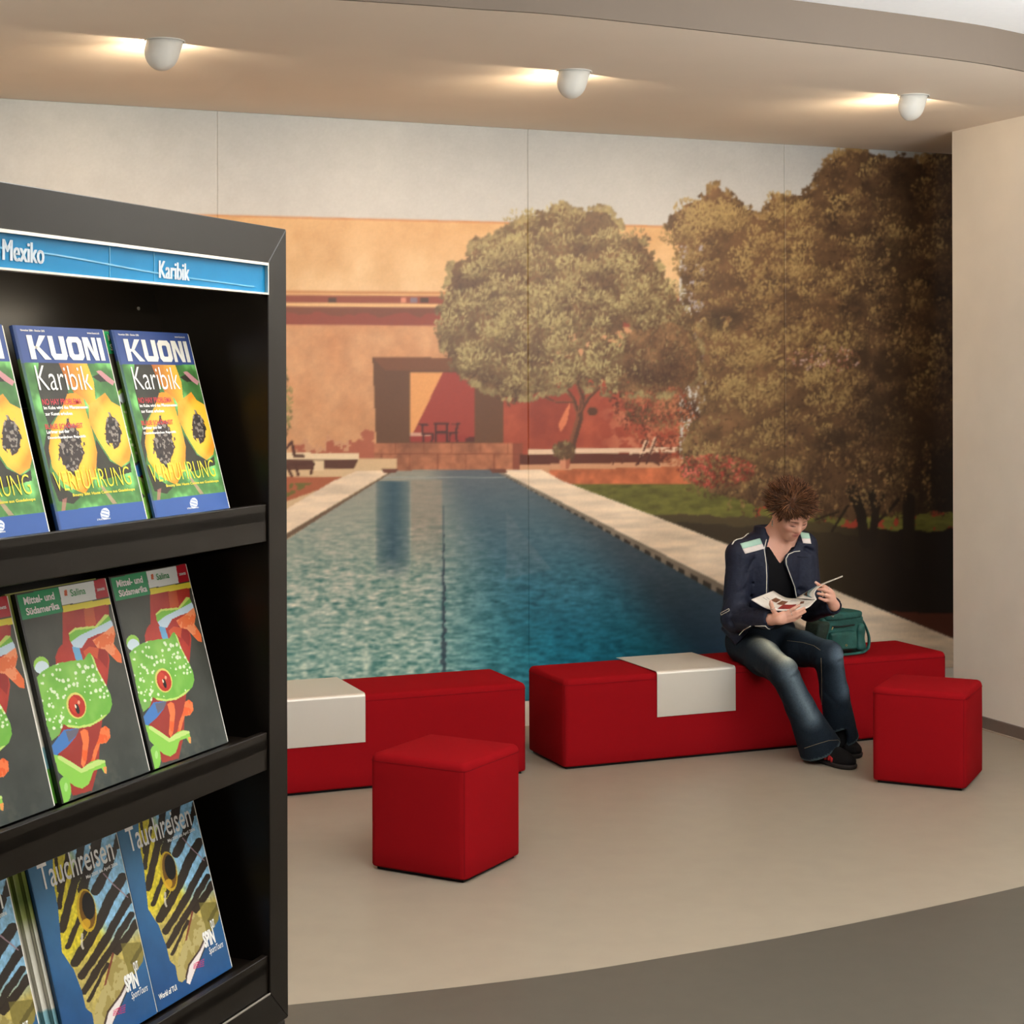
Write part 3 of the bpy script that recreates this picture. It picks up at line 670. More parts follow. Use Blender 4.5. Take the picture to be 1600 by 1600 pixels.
def tray(bench, x0, x1, label):
    """bent sheet lying on the bench and folding down over its front edge; bench-local coordinates"""
    root = tag(empty('bench_tray', bench.location, BRZ), label, 'tray', 'aluminium trays on the benches')
    t = 0.0025; h = BH + 0.0088; yf = -BD / 2 - 0.0082; r = 0.016; drop = 0.205
    prof = [(BD / 2 - 0.004, h)]
    for k in range(7):
        a = math.radians(90 + 15 * k); prof.append((yf + r + r * math.cos(a), h - r + r * math.sin(a)))
    prof.append((yf, h - drop))
    inner = [(BD / 2 - 0.004, h - t)]
    for k in range(7):
        a = math.radians(90 + 15 * k); inner.append((yf + r + (r - t) * math.cos(a), h - r + (r - t) * math.sin(a)))
    inner.append((yf + t, h - drop))
    n = len(prof); v = []
    for x in (x0, x1): v += [(x, y, z) for y, z in prof] + [(x, y, z) for y, z in inner]
    f = []
    for i in range(n - 1):
        f += [(i, i + 1, 2 * n + i + 1, 2 * n + i), (n + i + 1, n + i, 3 * n + i, 3 * n + i + 1), (i + 1, i, n + i, n + i + 1), (2 * n + i, 2 * n + i + 1, 3 * n + i + 1, 3 * n + i)]
    f += [(0, 2 * n, 3 * n, n), (n - 1, 2 * n - 1, 4 * n - 1, 3 * n - 1)]
    o = mesh('tray_sheet', v, f, M_alu, root); bm = bmesh.new(); bm.from_mesh(o.data); bmesh.ops.recalc_face_normals(bm, faces=bm.faces); bm.to_mesh(o.data); bm.free()
    autosmooth(o, 40)
    return root
def bench_x(bench, px, py):
    p = on_z(px, py, BH); return (p - Vector((bench.location.x, bench.location.y, 0))).dot(U)
tray(bench2, bench_x(bench2, 1000, 1043), bench_x(bench2, 1126, 1036), 'folded aluminium tray hooked over the bench with the seated reader')
x1 = bench_x(bench1, 553, 1076)
tray(bench1, x1 - 0.37, x1, 'folded aluminium tray on the bench behind the brochure rack')

# ------------------------------------------------------------------ ceiling spotlights
M_hood = mat('spot_hood_paint', (216, 212, 201), rough=0.5, spec=0.4, vary=0.01)
M_dark = mat('dark_socket', (40, 34, 28), rough=0.8)
M_bulb = mat('halogen_bulb', (255, 240, 215), emit=(255, 224, 180), estr=25.0)
def spot(px, py, label):
    p = on_z(px, py, CEIL)
    root = tag(empty('ceiling_spotlight', p, BRZ + math.radians(9)), label, 'lamp', 'ceiling spotlights')       # local x along the wall, y towards the wall
    R0 = 0.064; seg = 40; rings = []
    tilt = Matrix.Rotation(math.radians(15), 4, 'Y') @ Matrix.Rotation(math.radians(8), 4, 'X')
    prof = [(R0, 0.03), (R0, -0.02), (R0, -0.045)] + [(R0 * math.cos(math.radians(a)), -0.045 - R0 * 1.06 * math.sin(math.radians(a))) for a in (12, 24, 36, 48, 60, 72, 82)]
    def shell(Rs):
        v = []
        for r, z in prof:
            for k in range(seg):
                a = 2 * math.pi * k / seg
                v.append(tilt @ Vector((r * Rs * math.cos(a), r * Rs * math.sin(a), z * (1 if z > -0.05 else Rs))))
        v.append(tilt @ Vector((0, 0, (-0.045 - R0 * 1.06) * Rs)))
        f = []
        for i in range(len(prof) - 1):
            for k in range(seg): f.append((i * seg + k, (i + 1) * seg + k, (i + 1) * seg + (k + 1) % seg, i * seg + (k + 1) % seg))
        e = (len(prof) - 1) * seg
        for k in range(seg): f.append((e + k, len(v) - 1, e + (k + 1) % seg))
        return v, f
    v, f = shell(1.0)
    bm = bmesh.new(); bv = [bm.verts.new(q) for q in v]
    for q in f: bm.faces.new([bv[i] for i in q])
    cut = 0.012
    g = bmesh.ops.bisect_plane(bm, geom=bm.verts[:] + bm.edges[:] + bm.faces[:], plane_co=(0, cut, 0), plane_no=(0, 1, 0), clear_outer=True)
    bmesh.ops.bisect_plane(bm, geom=bm.verts[:] + bm.edges[:] + bm.faces[:], plane_co=(0, 0, 0.0015), plane_no=(0, 0, 1), clear_outer=True)
    bmesh.ops.recalc_face_normals(bm, faces=bm.faces)
    bm.verts.index_update()
    o = mesh('hood', [q.co[:] for q in bm.verts], [[q.index for q in fc_.verts] for fc_ in bm.faces], M_hood, root, smooth=True); bm.free()
    sol = o.modifiers.new('wall', 'SOLIDIFY'); sol.thickness = 0.003; sol.offset = -1
    # mounting ring and the dark hole inside it
    ring = MB(); ring.tube([(0.071 * math.cos(2 * math.pi * k / 36), 0.071 * math.sin(2 * math.pi * k / 36), -0.001) for k in range(37)], 0.003, 6, cap=False)
    ring.build('mounting_ring', M_hood, root, smooth=True)
    disc = MB(); disc.add([(0.069 * math.cos(2 * math.pi * k / 36), 0.069 * math.sin(2 * math.pi * k / 36), -0.0012) for k in range(36)], [tuple(range(35, -1, -1))])
    disc.build('socket_hole', M_dark, root)
    bb = MB(); bb.tube([(0, -0.012, -0.030), (0, -0.011, -0.040), (0, -0.010, -0.052), (0, -0.009, -0.058)], [0.006, 0.010, 0.010, 0.004], 12); bb.build('bulb', M_bulb, root, smooth=True)
    ld = bpy.data.lights.new('spotlight_glow', 'POINT'); ld.energy = LAMP_SPILL; ld.color = LAMP_COLOR; ld.shadow_soft_size = 0.008
    lo = bpy.data.objects.new('spotlight_glow', ld); COL.objects.link(lo); lo.parent = root; lo.location = (-0.012, 0.006, -0.055)
    ld = bpy.data.lights.new('spotlight_beam', 'SPOT'); ld.energy = LAMP_POWER; ld.color = LAMP_COLOR; ld.shadow_soft_size = 0.012; ld.spot_size = math.radians(126); ld.spot_blend = 1.0
    lo = bpy.data.objects.new('spotlight_beam', ld); COL.objects.link(lo); lo.parent = root; lo.location = (-0.008, 0.008, -0.058)
    lo.rotation_euler = Vector((-0.10, 1.0, -0.52)).to_track_quat('-Z', 'Y').to_euler()
    return root
spot(258, 64, 'white hooded ceiling spotlight at the far left, above the brochure rack')
spot(897, 112, 'white hooded ceiling spotlight in the middle of the ceiling band')
spot(1426, 150, 'white hooded ceiling spotlight nearest the cream side wall')

# ------------------------------------------------------------------ brochure rack
RA = math.radians(68.0)                                  # local x points along the rack away from the camera, local y into the rack
RF = Vector((-0.3786, 2.85, 0))
rack = empty('brochure_rack', RF, RA)
tag(rack, 'tall dark brochure rack with a blue destination header at the left', 'rack')
RM = Matrix.Translation(RF) @ Matrix.Rotation(RA, 4, 'Z')
M_rack = mat('dark_bronze_laminate', (25, 20, 15), rough=0.3, spec=0.28, vary=0.05, vscale=30, bump=0.02, bscale=600)
M_edge = mat('edge_glint_and_screw', (150, 142, 132), rough=0.4)
RWD, RDP, T = 1.02, 0.36, 0.06
ZT, ZB = 1.961, 0.637
def frame_board(name, poly, y0, y1):
    """board with mitred ends: polygon in x/z, extruded in y"""
    n = len(poly); v = [(x, y0, z) for x, z in poly] + [(x, y1, z) for x, z in poly]
    f = [tuple(range(n)), tuple(2 * n - 1 - i for i in range(n))] + [(i, n + i, n + (i + 1) % n, (i + 1) % n) for i in range(n)]
    o = mesh(name, v, f, M_rack, rack)
    bm = bmesh.new(); bm.from_mesh(o.data); bmesh.ops.recalc_face_normals(bm, faces=bm.faces)
    bmesh.ops.bevel(bm, geom=bm.edges[:], offset=0.0012, segments=1, affect='EDGES'); bm.to_mesh(o.data); bm.free(); return o
frame_board('top_board', [(-RWD, ZT), (0, ZT), (-T, ZT - T), (-RWD + T, ZT - T)], 0, RDP)
frame_board('bottom_board', [(-RWD, ZB), (0, ZB), (-T, ZB + T), (-RWD + T, ZB + T)], 0, RDP)
frame_board('side_board', [(0, ZT), (0, ZB), (-T, ZB + T), (-T, ZT - T)], 0, RDP)
frame_board('side_board', [(-RWD, ZT), (-RWD, ZB), (-RWD + T, ZB + T), (-RWD + T, ZT - T)], 0, RDP)
MB().box(-RWD + T, -T, RDP - 0.02, RDP, ZB + T, ZT - T).build('back_board', M_rack, rack)
# lower cabinet with a fine shadow joint below the frame
MB().box(-RWD + 0.003, -0.003, 0.004, RDP, 0.0, ZB - 0.004, bev=0.002).build('base_cabinet', M_rack, rack)
MB().box(-RWD + T, -T, -0.001, 0.001, ZB + T - 0.0015, ZB + T + 0.0008).build('edge_glint', M_edge, rack)  # pale strip imitating the highlight along the bottom board's inner edge
ROWS = [1.497, 1.121, 0.753]                             # height of the brochures' lower edge
LEAN = math.radians(15.5)
X0, X1 = -RWD + T, -T
for i, z in enumerate(ROWS):
    # trough: shelf board, lip, slanted rest board
    zs = z - 0.006
    MB().box(X0, X1, 0.004, 0.20, zs - 0.016, zs).build('shelf', M_rack, rack)
    MB().box(X0, X1, 0.004, 0.016, zs - 0.05, z + 0.006, bev=0.0015).build('shelf_lip', M_rack, rack)
    top = (ROWS[i - 1] - 0.024) if i else ZT - T - 0.001
    h = top - zs; sl = math.tan(math.radians(13)); y0 = 0.137
    v = []
    for x in (X0, X1):
        v += [(x, y0, zs), (x, y0 + sl * h, top), (x, y0 + sl * h + 0.012, top), (x, y0 + 0.012, zs)]
    mesh('rest_board', v, [(0, 1, 5, 4), (2, 3, 7, 6), (1, 2, 6, 5), (3, 0, 4, 7), (3, 2, 1, 0), (4, 5, 6, 7)], M_rack, rack)
    # support wedge that keeps the piles upright
    v = []
    for x in (X0 + 0.01, -0.15):
        v += [(x, 0.064, zs), (x, y0 - 0.002, zs), (x, y0 - 0.002 + sl * 0.17, z + 0.17), (x, 0.064 + math.tan(LEAN) * 0.17, z + 0.17)]
    mesh('pile_support', v, [(3, 2, 1, 0), (4, 5, 6, 7), (0, 1, 5, 4), (1, 2, 6, 5), (2, 3, 7, 6), (3, 0, 4, 7)], M_rack, rack)
MB().tube([(-0.118, 0.2155, 1.827), (-0.118, 0.2125, 1.827)], 0.003, 10).build('screw', M_edge, rack)
# header: blue printed strip in an aluminium channel, a tube lamp behind it
M_alu2 = mat('header_aluminium', (222, 216, 204), rough=0.3, metal=0.6)
M_blue = mat('header_blue_print', (22, 128, 178), rough=0.45, spec=0.3, vary=0.06, vscale=14)
M_txt = mat('header_letters', (206, 218, 224), rough=0.4)
M_film = mat('clear_cover_strip', (80, 164, 200), rough=0.2)
hd = MB().box(X0 + 0.004, X1 - 0.004, 0.004, 0.010, 1.851, 1.896).build('header_strip', M_blue, rack)
MB().box(X0 + 0.002, X1 - 0.002, -0.002, 0.014, 1.896, 1.9005).build('channel', M_alu2, hd)
MB().box(X0 + 0.002, X1 - 0.002, -0.002, 0.014, 1.848, 1.851).build('channel', M_alu2, hd)
MB().box(X1 - 0.004, X1 - 0.0015, -0.002, 0.014, 1.848, 1.9005).build('channel', M_alu2, hd)
def words(parent, items, m, name='lettering', y=-0.0008):
    """items: (text, x0, x1, z0, z1, bold, shear) in the parent's x/z plane, read from -y; one flat mesh for each line of print"""
    for t, x0, x1, z0, z1, bold, shear in items:
        v, f, _ = text_shape(t, bold, shear)
        MB().add([(x0 + p[0] * (x1 - x0), y, z0 + p[1] * (z1 - z0)) for p in v], f).build(name, m, parent)
for k_ in (-0.0012, 0.0, 0.0012):                         # heavy strokes
    words(hd, [('Mexiko', -0.726 + k_, -0.6425 + k_, 1.861, 1.888, 0.0, 0), ('Karibik', -0.372 + k_, -0.2915 + k_, 1.858, 1.884, 0.0, 0)], M_txt, y=0.0030 - abs(k_) * 0.05)
def wavy(x): return 1.8735 - 0.003 * math.sin((x + 0.55) * 9) - 0.016 * max(0.0, min(1.0, (x + 0.62) / 0.5)) ** 1.5
xs = np.linspace(X0 + 0.02, -0.10, 60)
MB().strip([(x, 0.0034, wavy(x) + 0.0012) for x in xs], [(x, 0.0034, wavy(x) - 0.0012) for x in xs], 0.0006, (0, 1, 0)).build('loose_film_edge', M_film, hd)
for x in (-0.495, -0.385): MB().box(x, x + 0.0012, 0.0033, 0.004, 1.852, 1.8955).build('film_joint', M_film, hd)
M_tube = mat('header_lamp_tube', (255, 250, 240), emit=(255, 236, 206), estr=22.0)
MB().tube([(X0 + 0.05, 0.045, 1.886), (X1 - 0.12, 0.045, 1.886)], 0.008, 10).build('lamp_tube', M_tube, rack, smooth=True)

# ------------------------------------------------------------------ brochures
M_page = mat('page_edges', (232, 226, 212), rough=0.7, vary=0.05, vscale=400)
M_cover = mat('glossy_cover_print', None, rough=0.4, spec=0.3, vary=0.015, vscale=900, attr='print')
def crop_cover(w, h, corners, painter, sx=220, sz=310):
    """print sampled on a grid; painter works in the drawing's own coordinates given by the corners TL TR BR BL"""
    Uq, Vq = np.meshgrid(np.linspace(0, 1, sx), np.linspace(0, 1, sz))          # V down
    Hh = homography([(0, 0), (1, 0), (1, 1), (0, 1)], corners)
    X, Y = hmap(Hh, Uq, Vq)
    C = np.zeros(X.shape + (3,)); painter(C, X, Y)
    P = np.stack([Uq * w, np.zeros_like(Uq), (1 - Vq) * h], -1).reshape(-1, 3)
    idx = np.arange(sx * sz).reshape(sz, sx)
    f = np.stack([idx[:-1, :-1], idx[1:, :-1], idx[1:, 1:], idx[:-1, 1:]], -1).reshape(-1, 4)
    return P, f, s2l(np.clip(C, 0, 255)).reshape(-1, 3), np.linalg.inv(Hh)

K_C = [(703, 85), (1165, 118), (1437, 1215), (945, 1268)]
def paint_papaya(C, X, Y):
    sh = X.shape; n1 = fbm(sh, 40, 5, 4); n2 = fbm(sh, 7, 6, 2); n3 = fbm(sh, 5, 9, 2)
    C[:] = np.array([70, 120, 58]); C *= (1 + (n1 - .5) * 0.9)[..., None]
    C += (np.clip(n1 - 0.56, 0, 1) * 340)[..., None] * np.array([0.6, 0.8, 0.6])
    for p in ([(835, 285), (960, 290), (990, 460), (940, 560), (890, 640), (860, 560), (830, 420)], [(880, 640), (900, 700), (890, 900), (960, 1000), (1060, 1060), (1020, 1100), (940, 1080), (900, 960), (860, 760)], [(1140, 720), (1220, 850), (1290, 890), (1330, 860), (1340, 920), (1180, 960), (1140, 860)], [(1115, 370), (1150, 355), (1210, 400), (1160, 400)]):
        mix(C, inpoly(X, Y, p), (46, 38, 30), 0.92)
    mix(C, inpoly(X, Y, [(1135, 340), (1160, 336), (1235, 400), (1225, 420), (1190, 395)]), (206, 140, 150), 0.9)
    mix(C, inpoly(X, Y, [(1165, 995), (1180, 990), (1265, 1105), (1240, 1108)]), (190, 140, 120), 0.7); mix(C, inpoly(X, Y, [(960, 1070), (985, 1060), (975, 1140), (955, 1140)]), (190, 120, 110), 0.7)
    fr = inpoly(X, Y, [(940, 290), (1085, 290), (1125, 400), (1135, 500), (1105, 540), (1075, 490), (1020, 455), (975, 380)])
    t = np.clip((X - 940 - (Y - 290) * 0.3) / 130, 0, 1)[..., None]
    c = np.array([176, 96, 28]) * (1 - t) + np.array([238, 182, 56]) * t; C[fr] = c[fr]
    for poly, cx in (([(985, 460), (1030, 455), (1072, 490), (1085, 560), (1122, 680), (1148, 800), (1142, 940), (1085, 1040), (1040, 1020), (965, 972), (905, 880), (886, 770), (900, 650), (950, 550)], (1010, 770, 120, 270)), ([(1185, 460), (1220, 510), (1270, 540), (1310, 640), (1336, 780), (1326, 850), (1282, 886), (1222, 840), (1150, 720), (1102, 620), (1100, 520), (1140, 495)], (1225, 680, 96, 190))):
        m = inpoly(X, Y, poly); C[m] = np.array([244, 186, 52])
        e = np.clip(ell_in(X, Y, *cx) - 0.55, 0, 1); mix(C, m * np.clip(e * 1.6, 0, 1), (222, 128, 26), 0.75)
        mix(C, m * np.clip((n1 - .45) * 2, 0, 1), (250, 206, 96), 0.6)
    for poly in ([(985, 590), (1022, 640), (1058, 710), (1080, 790), (1056, 880), (1022, 935), (972, 890), (938, 810), (948, 690)], [(1208, 570), (1246, 606), (1272, 680), (1266, 770), (1244, 782), (1204, 728), (1182, 650)]):
        m = inpoly(X + (n2 - .5) * 40, Y + (n3 - .5) * 40, poly); mix(C, m, (52, 40, 34)); mix(C, m & (n3 > 0.6), (150, 140, 128), 0.85); mix(C, m & (n2 < 0.3), (22, 18, 16), 0.8)
    mix(C, Y < 285 + (X - 745) * 0.033, (58, 80, 142))
    mix(C, Y > 1140 - (X - 945) * 0.095, (46, 84, 150))
    mix(C, ell_in(X, Y, 1198, 1166, 25, 35) < 1, (222, 226, 230)); mix(C, (ell_in(X, Y, 1198, 1166, 22, 32) < 1) & (np.sin((Y - 0.3 * X) / 3.2) > 0.3), (120, 140, 180))
    mix(C, X < 718 + (Y - 85) * 0.2035, (40, 62, 110), 0.5)
F_C = [(85, 230), (640, 135), (925, 1385), (350, 1580)]
def paint_frog(C, X, Y):
    sh = X.shape; n1 = fbm(sh, 45, 15, 4); n2 = fbm(sh, 6, 16, 2); n4 = fbm(sh, 16, 18, 3)
    t = np.clip((Y - 350) / 1100, 0, 1)[..., None]
    C[:] = np.array([66, 64, 54]) * (1 - t) + np.array([56, 62, 58]) * t; C *= (1 + (n1 - .5) * 0.35)[..., None]
    mix(C, np.clip((Y - 1200) / 400, 0, 1) * np.clip((n4 - .4) * 3, 0, 1), (104, 102, 84), 0.6)
    red = inpoly(X, Y, [(375, 345), (500, 300), (665, 290), (668, 420), (650, 560), (668, 640), (655, 760), (620, 1000), (600, 1180), (590, 1330), (545, 1500), (420, 1530), (385, 1440), (330, 1250), (330, 700), (325, 620), (345, 570), (372, 540)])
    C[red] = np.array([168, 44, 36]); mix(C, red * np.clip((n1 - .45) * 3, 0, 1), (196, 70, 48), 0.7); mix(C, red & inpoly(X, Y, [(505, 300), (565, 292), (585, 420), (520, 450)]), (212, 104, 52), 0.7)
    mix(C, red & (Y > 1050), (128, 48, 40), 0.5)
    mix(C, inpoly(X, Y, [(570, 560), (600, 500), (640, 540), (660, 640), (650, 700), (600, 640)]), (142, 34, 30), 0.8)
    # raised arm
    mix(C, inpoly(X, Y, [(430, 560), (475, 560), (498, 645), (455, 650)]), (110, 168, 206))
    arm = inpoly(X, Y, [(410, 475), (450, 442), (580, 430), (640, 360), (662, 362), (690, 420), (692, 455), (600, 480), (530, 510), (490, 570), (440, 560), (418, 520)])
    C[arm] = np.array([124, 186, 66]); mix(C, arm & (segdist(X, Y, [(430, 570), (500, 520), (600, 475), (690, 430)]) < 36), (196, 214, 224))
    mix(C, arm & (segdist(X, Y, [(410, 470), (450, 442), (580, 430), (650, 362)]) < 14), (226, 228, 120), 0.8)
    hand = inpoly(X, Y, [(560, 520), (640, 470), (692, 430), (706, 480), (694, 545), (742, 615), (746, 668), (716, 660), (640, 580), (590, 570)])
    C[hand] = np.array([226, 108, 56]); mix(C, hand & (n4 > 0.52), (240, 156, 110), 0.7)
    mix(C, inpoly(X, Y, [(500, 590), (540, 560), (600, 570), (590, 640), (560, 620), (520, 640)]), (206, 84, 48))
    mix(C, ell_in(X, Y, 236, 672, 48, 54) < 1, (206, 222, 226)); mix(C, (ell_in(X, Y, 236, 672, 48, 54) < 1) & (ell_in(X, Y, 240, 700, 46, 54) > 1), (150, 200, 80))
    # belly, legs
    mix(C, inpoly(X, Y, [(290, 1190), (370, 1090), (470, 1080), (450, 1130), (390, 1200), (320, 1255), (303, 1255)]), (64, 116, 178)); mix(C, inpoly(X, Y, [(380, 1100), (470, 1082), (450, 1130), (400, 1170)]), (96, 96, 110))
    for p in ([(472, 1105), (498, 1088), (524, 1100), (530, 1160), (512, 1300), (492, 1345), (476, 1320), (490, 1180)], [(606, 1090), (636, 1072), (664, 1094), (668, 1150), (640, 1185), (600, 1190), (566, 1300), (540, 1310), (560, 1230), (590, 1160)]):
        m = inpoly(X, Y, p); C[m] = np.array([222, 92, 40]); mix(C, m & (n4 > .5), (238, 130, 76), 0.6)
    leg = inpoly(X, Y, [(300, 1250), (350, 1262), (410, 1300), (480, 1350), (535, 1310), (580, 1292), (632, 1300), (642, 1385), (628, 1385), (608, 1352), (556, 1370), (525, 1455), (480, 1484), (430, 1465), (370, 1410), (330, 1370)])
    C[leg] = np.array([132, 190, 72]); mix(C, leg & (segdist(X, Y, [(345, 1270), (480, 1360), (620, 1300)]) < 18), (196, 214, 130), 0.8); mix(C, inpoly(X, Y, [(618, 1345), (642, 1340), (642, 1388), (630, 1388)]), (226, 150, 80))
    mix(C, ell_in(X, Y, 366, 1490, 42, 90) < 1, (128, 190, 76)); mix(C, ell_in(X, Y, 376, 1470, 12, 30) < 1, (176, 216, 140), .7)
    # head
    head = inpoly(X, Y, [(205, 750), (235, 715), (290, 682), (350, 660), (430, 648), (505, 642), (528, 606), (542, 598), (566, 630), (590, 705), (640, 800), (672, 872), (682, 930), (664, 985), (610, 1035), (540, 1072), (460, 1084), (400, 1074), (368, 1052), (340, 1120), (290, 1160), (262, 1060), (235, 900)])
    C[head] = np.array([108, 172, 62]); mix(C, head * np.clip((n1 - .4) * 2.5, 0, 1), (150, 200, 92), 0.7)
    mix(C, head & (segdist(X, Y, [(640, 1010), (560, 1062), (470, 1082), (395, 1070)]) < 12), (206, 222, 120), 0.8)
    mix(C, head & (segdist(X, Y, [(560, 615), (590, 700), (640, 800)]) < 10), (220, 226, 130), 0.7)
    mix(C, head & (Y > 1080), (120, 160, 90), 0.6)
    r = np.random.default_rng(21)
    for _ in range(150):
        x, y, q = r.uniform(215, 660), r.uniform(660, 1090), r.uniform(4, 11)
        if y > 900 and x > 380 and r.random() < 0.75: continue
        if ell_in(np.array(x), np.array(y), 455, 935, 78, 98) < 1: continue
        mix(C, head & (ell_in(X, Y, x, y, q, q * 1.2) < 1), (228, 234, 206), 0.9)
    mix(C, ell_in(X, Y, 452, 935, 62, 86, -12) < 1, (214, 200, 104)); mix(C, ell_in(X, Y, 455, 938, 53, 74, -12) < 1, (178, 42, 28)); mix(C, ell_in(X, Y, 440, 930, 30, 54, -12) < 1, (206, 66, 40), 0.7)
    mix(C, ell_in(X, Y, 458, 956, 13, 34, -14) < 1, (24, 18, 16)); mix(C, ell_in(X, Y, 447, 940, 5, 13, -14) < 1, (240, 220, 190)); mix(C, ell_in(X, Y, 468, 915, 8, 12) < 1, (236, 190, 150), .8)
    # banners
    mix(C, inpoly(X, Y, [(60, 245), (352, 190), (376, 342), (60, 405)]), (40, 152, 92)); mix(C, inpoly(X, Y, [(354, 190), (571, 153), (588, 265), (374, 303)]), (236, 236, 230)); mix(C, inpoly(X, Y, [(571, 153), (660, 130), (690, 244), (588, 266)]), (188, 34, 46))
    mix(C, inpoly(X, Y, [(376, 306), (680, 258), (690, 294), (380, 344)]), (246, 226, 70)); mix(C, inpoly(X, Y, [(387, 212), (404, 205), (408, 240), (390, 244)]), (206, 90, 40))
    mix(C, X < 96 + (Y - 230) * 0.196, (26, 24, 22)); 
S_C = [(625, 275), (1025, 118), (1240, 1070), (835, 1300)]
def paint_fish(C, X, Y):
    sh = X.shape; n1 = fbm(sh, 40, 25, 4); n2 = fbm(sh, 5, 26, 2); n4 = fbm(sh, 14, 28, 3)
    t = np.clip((Y - 250) / 900, 0, 1)[..., None]
    C[:] = np.array([72, 126, 160]) * (1 - t) + np.array([34, 78, 128]) * t; C *= (1 + (n1 - .5) * 0.2)[..., None]
    body = inpoly(X, Y, [(742, 215), (1030, 100), (1060, 230), (1170, 760), (1166, 800), (1118, 880), (1098, 940), (1070, 1010), (1030, 1100), (1006, 1152), (990, 1146), (984, 1108), (966, 1142), (944, 1128), (930, 1045), (900, 1015), (880, 925), (842, 815), (788, 725), (768, 500), (748, 380)])
    blue = np.clip(((X - 790) - (Y - 250) * 0.42) / 60, 0, 1); low = np.clip((Y + (X - 1000) * 0.5 - 620) / 140, 0, 1)
    base = np.zeros(sh + (3,)); base[:] = np.array([218, 200, 52])
    base = base * (1 - blue[..., None]) + np.array([142, 190, 218]) * blue[..., None]
    base = base * (1 - low[..., None]) + np.array([186, 168, 92]) * low[..., None]
    base *= (1 + (n2 - .5) * 0.35)[..., None]; C[body] = base[body]
    W = (n4 - .5) * 10
    for p, w in (([(755, 235), (766, 330), (772, 420)], 7), ([(812, 225), (800, 330), (782, 430), (775, 500)], 10), ([(872, 200), (858, 330), (826, 450), (788, 610)], 17), ([(955, 140), (930, 260), (895, 350), (880, 420)], 20), ([(1015, 240), (990, 330), (940, 430)], 20), ([(900, 430), (870, 560), (815, 700)], 12), ([(1062, 370), (1010, 470), (960, 580), (910, 680), (850, 780)], 22), ([(1100, 470), (1040, 580), (1000, 660), (940, 760), (880, 850)], 18), ([(1110, 560), (1060, 640), (1020, 720), (950, 830), (890, 930)], 15), ([(1135, 600), (1090, 670), (1040, 740)], 17), ([(1000, 800), (950, 900), (915, 980)], 8), ([(1160, 720), (1120, 800)], 10), ([(905, 600), (880, 660)], 9), ([(1050, 160), (1040, 210)], 18)):
        mix(C, body & (segdist(X + W, Y + W * .6, p) < w * 1.12), (46, 36, 28), 0.95)
    mix(C, body & (X - (Y - 700) * 0.2 > 1060) & (Y > 700), (120, 110, 52), 0.75); mix(C, body & (X > 1095 - (Y - 860) * 0.5) & (Y > 860), (40, 38, 40), 0.9)
    mix(C, segdist(X, Y, [(975, 345), (1020, 400), (1090, 470)]) < 3, (170, 140, 150), .8)
    up = inpoly(X, Y, [(1022, 742), (1085, 800), (1102, 868), (1066, 955), (1004, 1040), (986, 1120), (962, 1140), (940, 1100), (944, 1010), (985, 900), (1005, 810)])
    C[up] = np.array([156, 140, 78]); mix(C, up & (n4 > .5), (190, 176, 120), .7); mix(C, up & (segdist(X, Y, [(1022, 745), (990, 880), (985, 900)]) < 9), (110, 40, 34), 0.8)
    lo = inpoly(X, Y, [(1098, 878), (1090, 945), (1046, 1050), (1008, 1152), (990, 1142), (1000, 1060), (1060, 965)]); C[lo] = np.array([226, 216, 210])
    mix(C, segdist(X, Y, [(1090, 900), (1062, 962), (1004, 1042), (988, 1110)]) < 5, (60, 40, 36), .9)
    for k in range(4): mix(C, segdist(X, Y, [(1030, 1040 + k * 8), (1085, 1015 + k * 12)]) < 2.4, (206, 40, 90), 0.8)
    mix(C, ell_in(X, Y, 900, 524, 44, 108, -8) < 1, (206, 170, 44)); mix(C, ell_in(X, Y, 903, 520, 36, 96, -8) < 1, (120, 84, 22)); mix(C, ell_in(X, Y, 908, 502, 29, 68, -8) < 1, (22, 18, 16)); mix(C, ell_in(X, Y, 898, 590, 20, 26) < 1, (230, 180, 40), .8)
    mix(C, segdist(X, Y, [(880, 640), (878, 690), (884, 712)]) < 5, (224, 214, 196), .8)

BW, BHGT = 0.210, 0.297
def kuoni_shapes():
    """block letters, each in a 1x1 cell"""
    def ringbox(x0, x1, z0, z1, t, tz): return [[(x0, z0), (x1, z0), (x1, z0 + tz), (x0, z0 + tz)], [(x0, z1 - tz), (x1, z1 - tz), (x1, z1), (x0, z1)], [(x0, z0 + tz), (x0 + t, z0 + tz), (x0 + t, z1 - tz), (x0, z1 - tz)], [(x1 - t, z0 + tz), (x1, z0 + tz), (x1, z1 - tz), (x1 - t, z1 - tz)]]
    L = []
    L += [[(0, 0), (.07, 0), (.07, 1), (0, 1)], [(.07, .42), (.165, 1), (.245, 1), (.135, .52), (.26, 0), (.175, 0), (.07, .56)]]
    L += [[(.27, .2), (.27, 1), (.335, 1), (.335, .25)], [(.27, .2), (.335, .25), (.415, .25), (.49, .2), (.46, 0), (.30, 0)], [(.415, .25), (.415, 1), (.485, 1), (.485, .2)]]
    co = [(.545, 0), (.68, 0), (.715, .16), (.715, .84), (.68, 1), (.545, 1), (.51, .84), (.51, .16)]; ci = [(.585, .24), (.64, .24), (.65, .30), (.65, .70), (.64, .76), (.585, .76), (.575, .70), (.575, .30)]
    L += [[co[i], co[(i + 1) % 8], ci[(i + 1) % 8], ci[i]] for i in range(8)]
    L += [[(.735, 0), (.735, 1), (.785, 1), (.785, 0)], [(.785, 1), (.785, .66), (.86, 0), (.86, .34), (.815, 1)], [(.86, 0), (.915, 0), (.915, 1), (.86, 1)]]
    L += [[(.94, 0), (1, 0), (1, 1), (.94, 1)]]
    return L
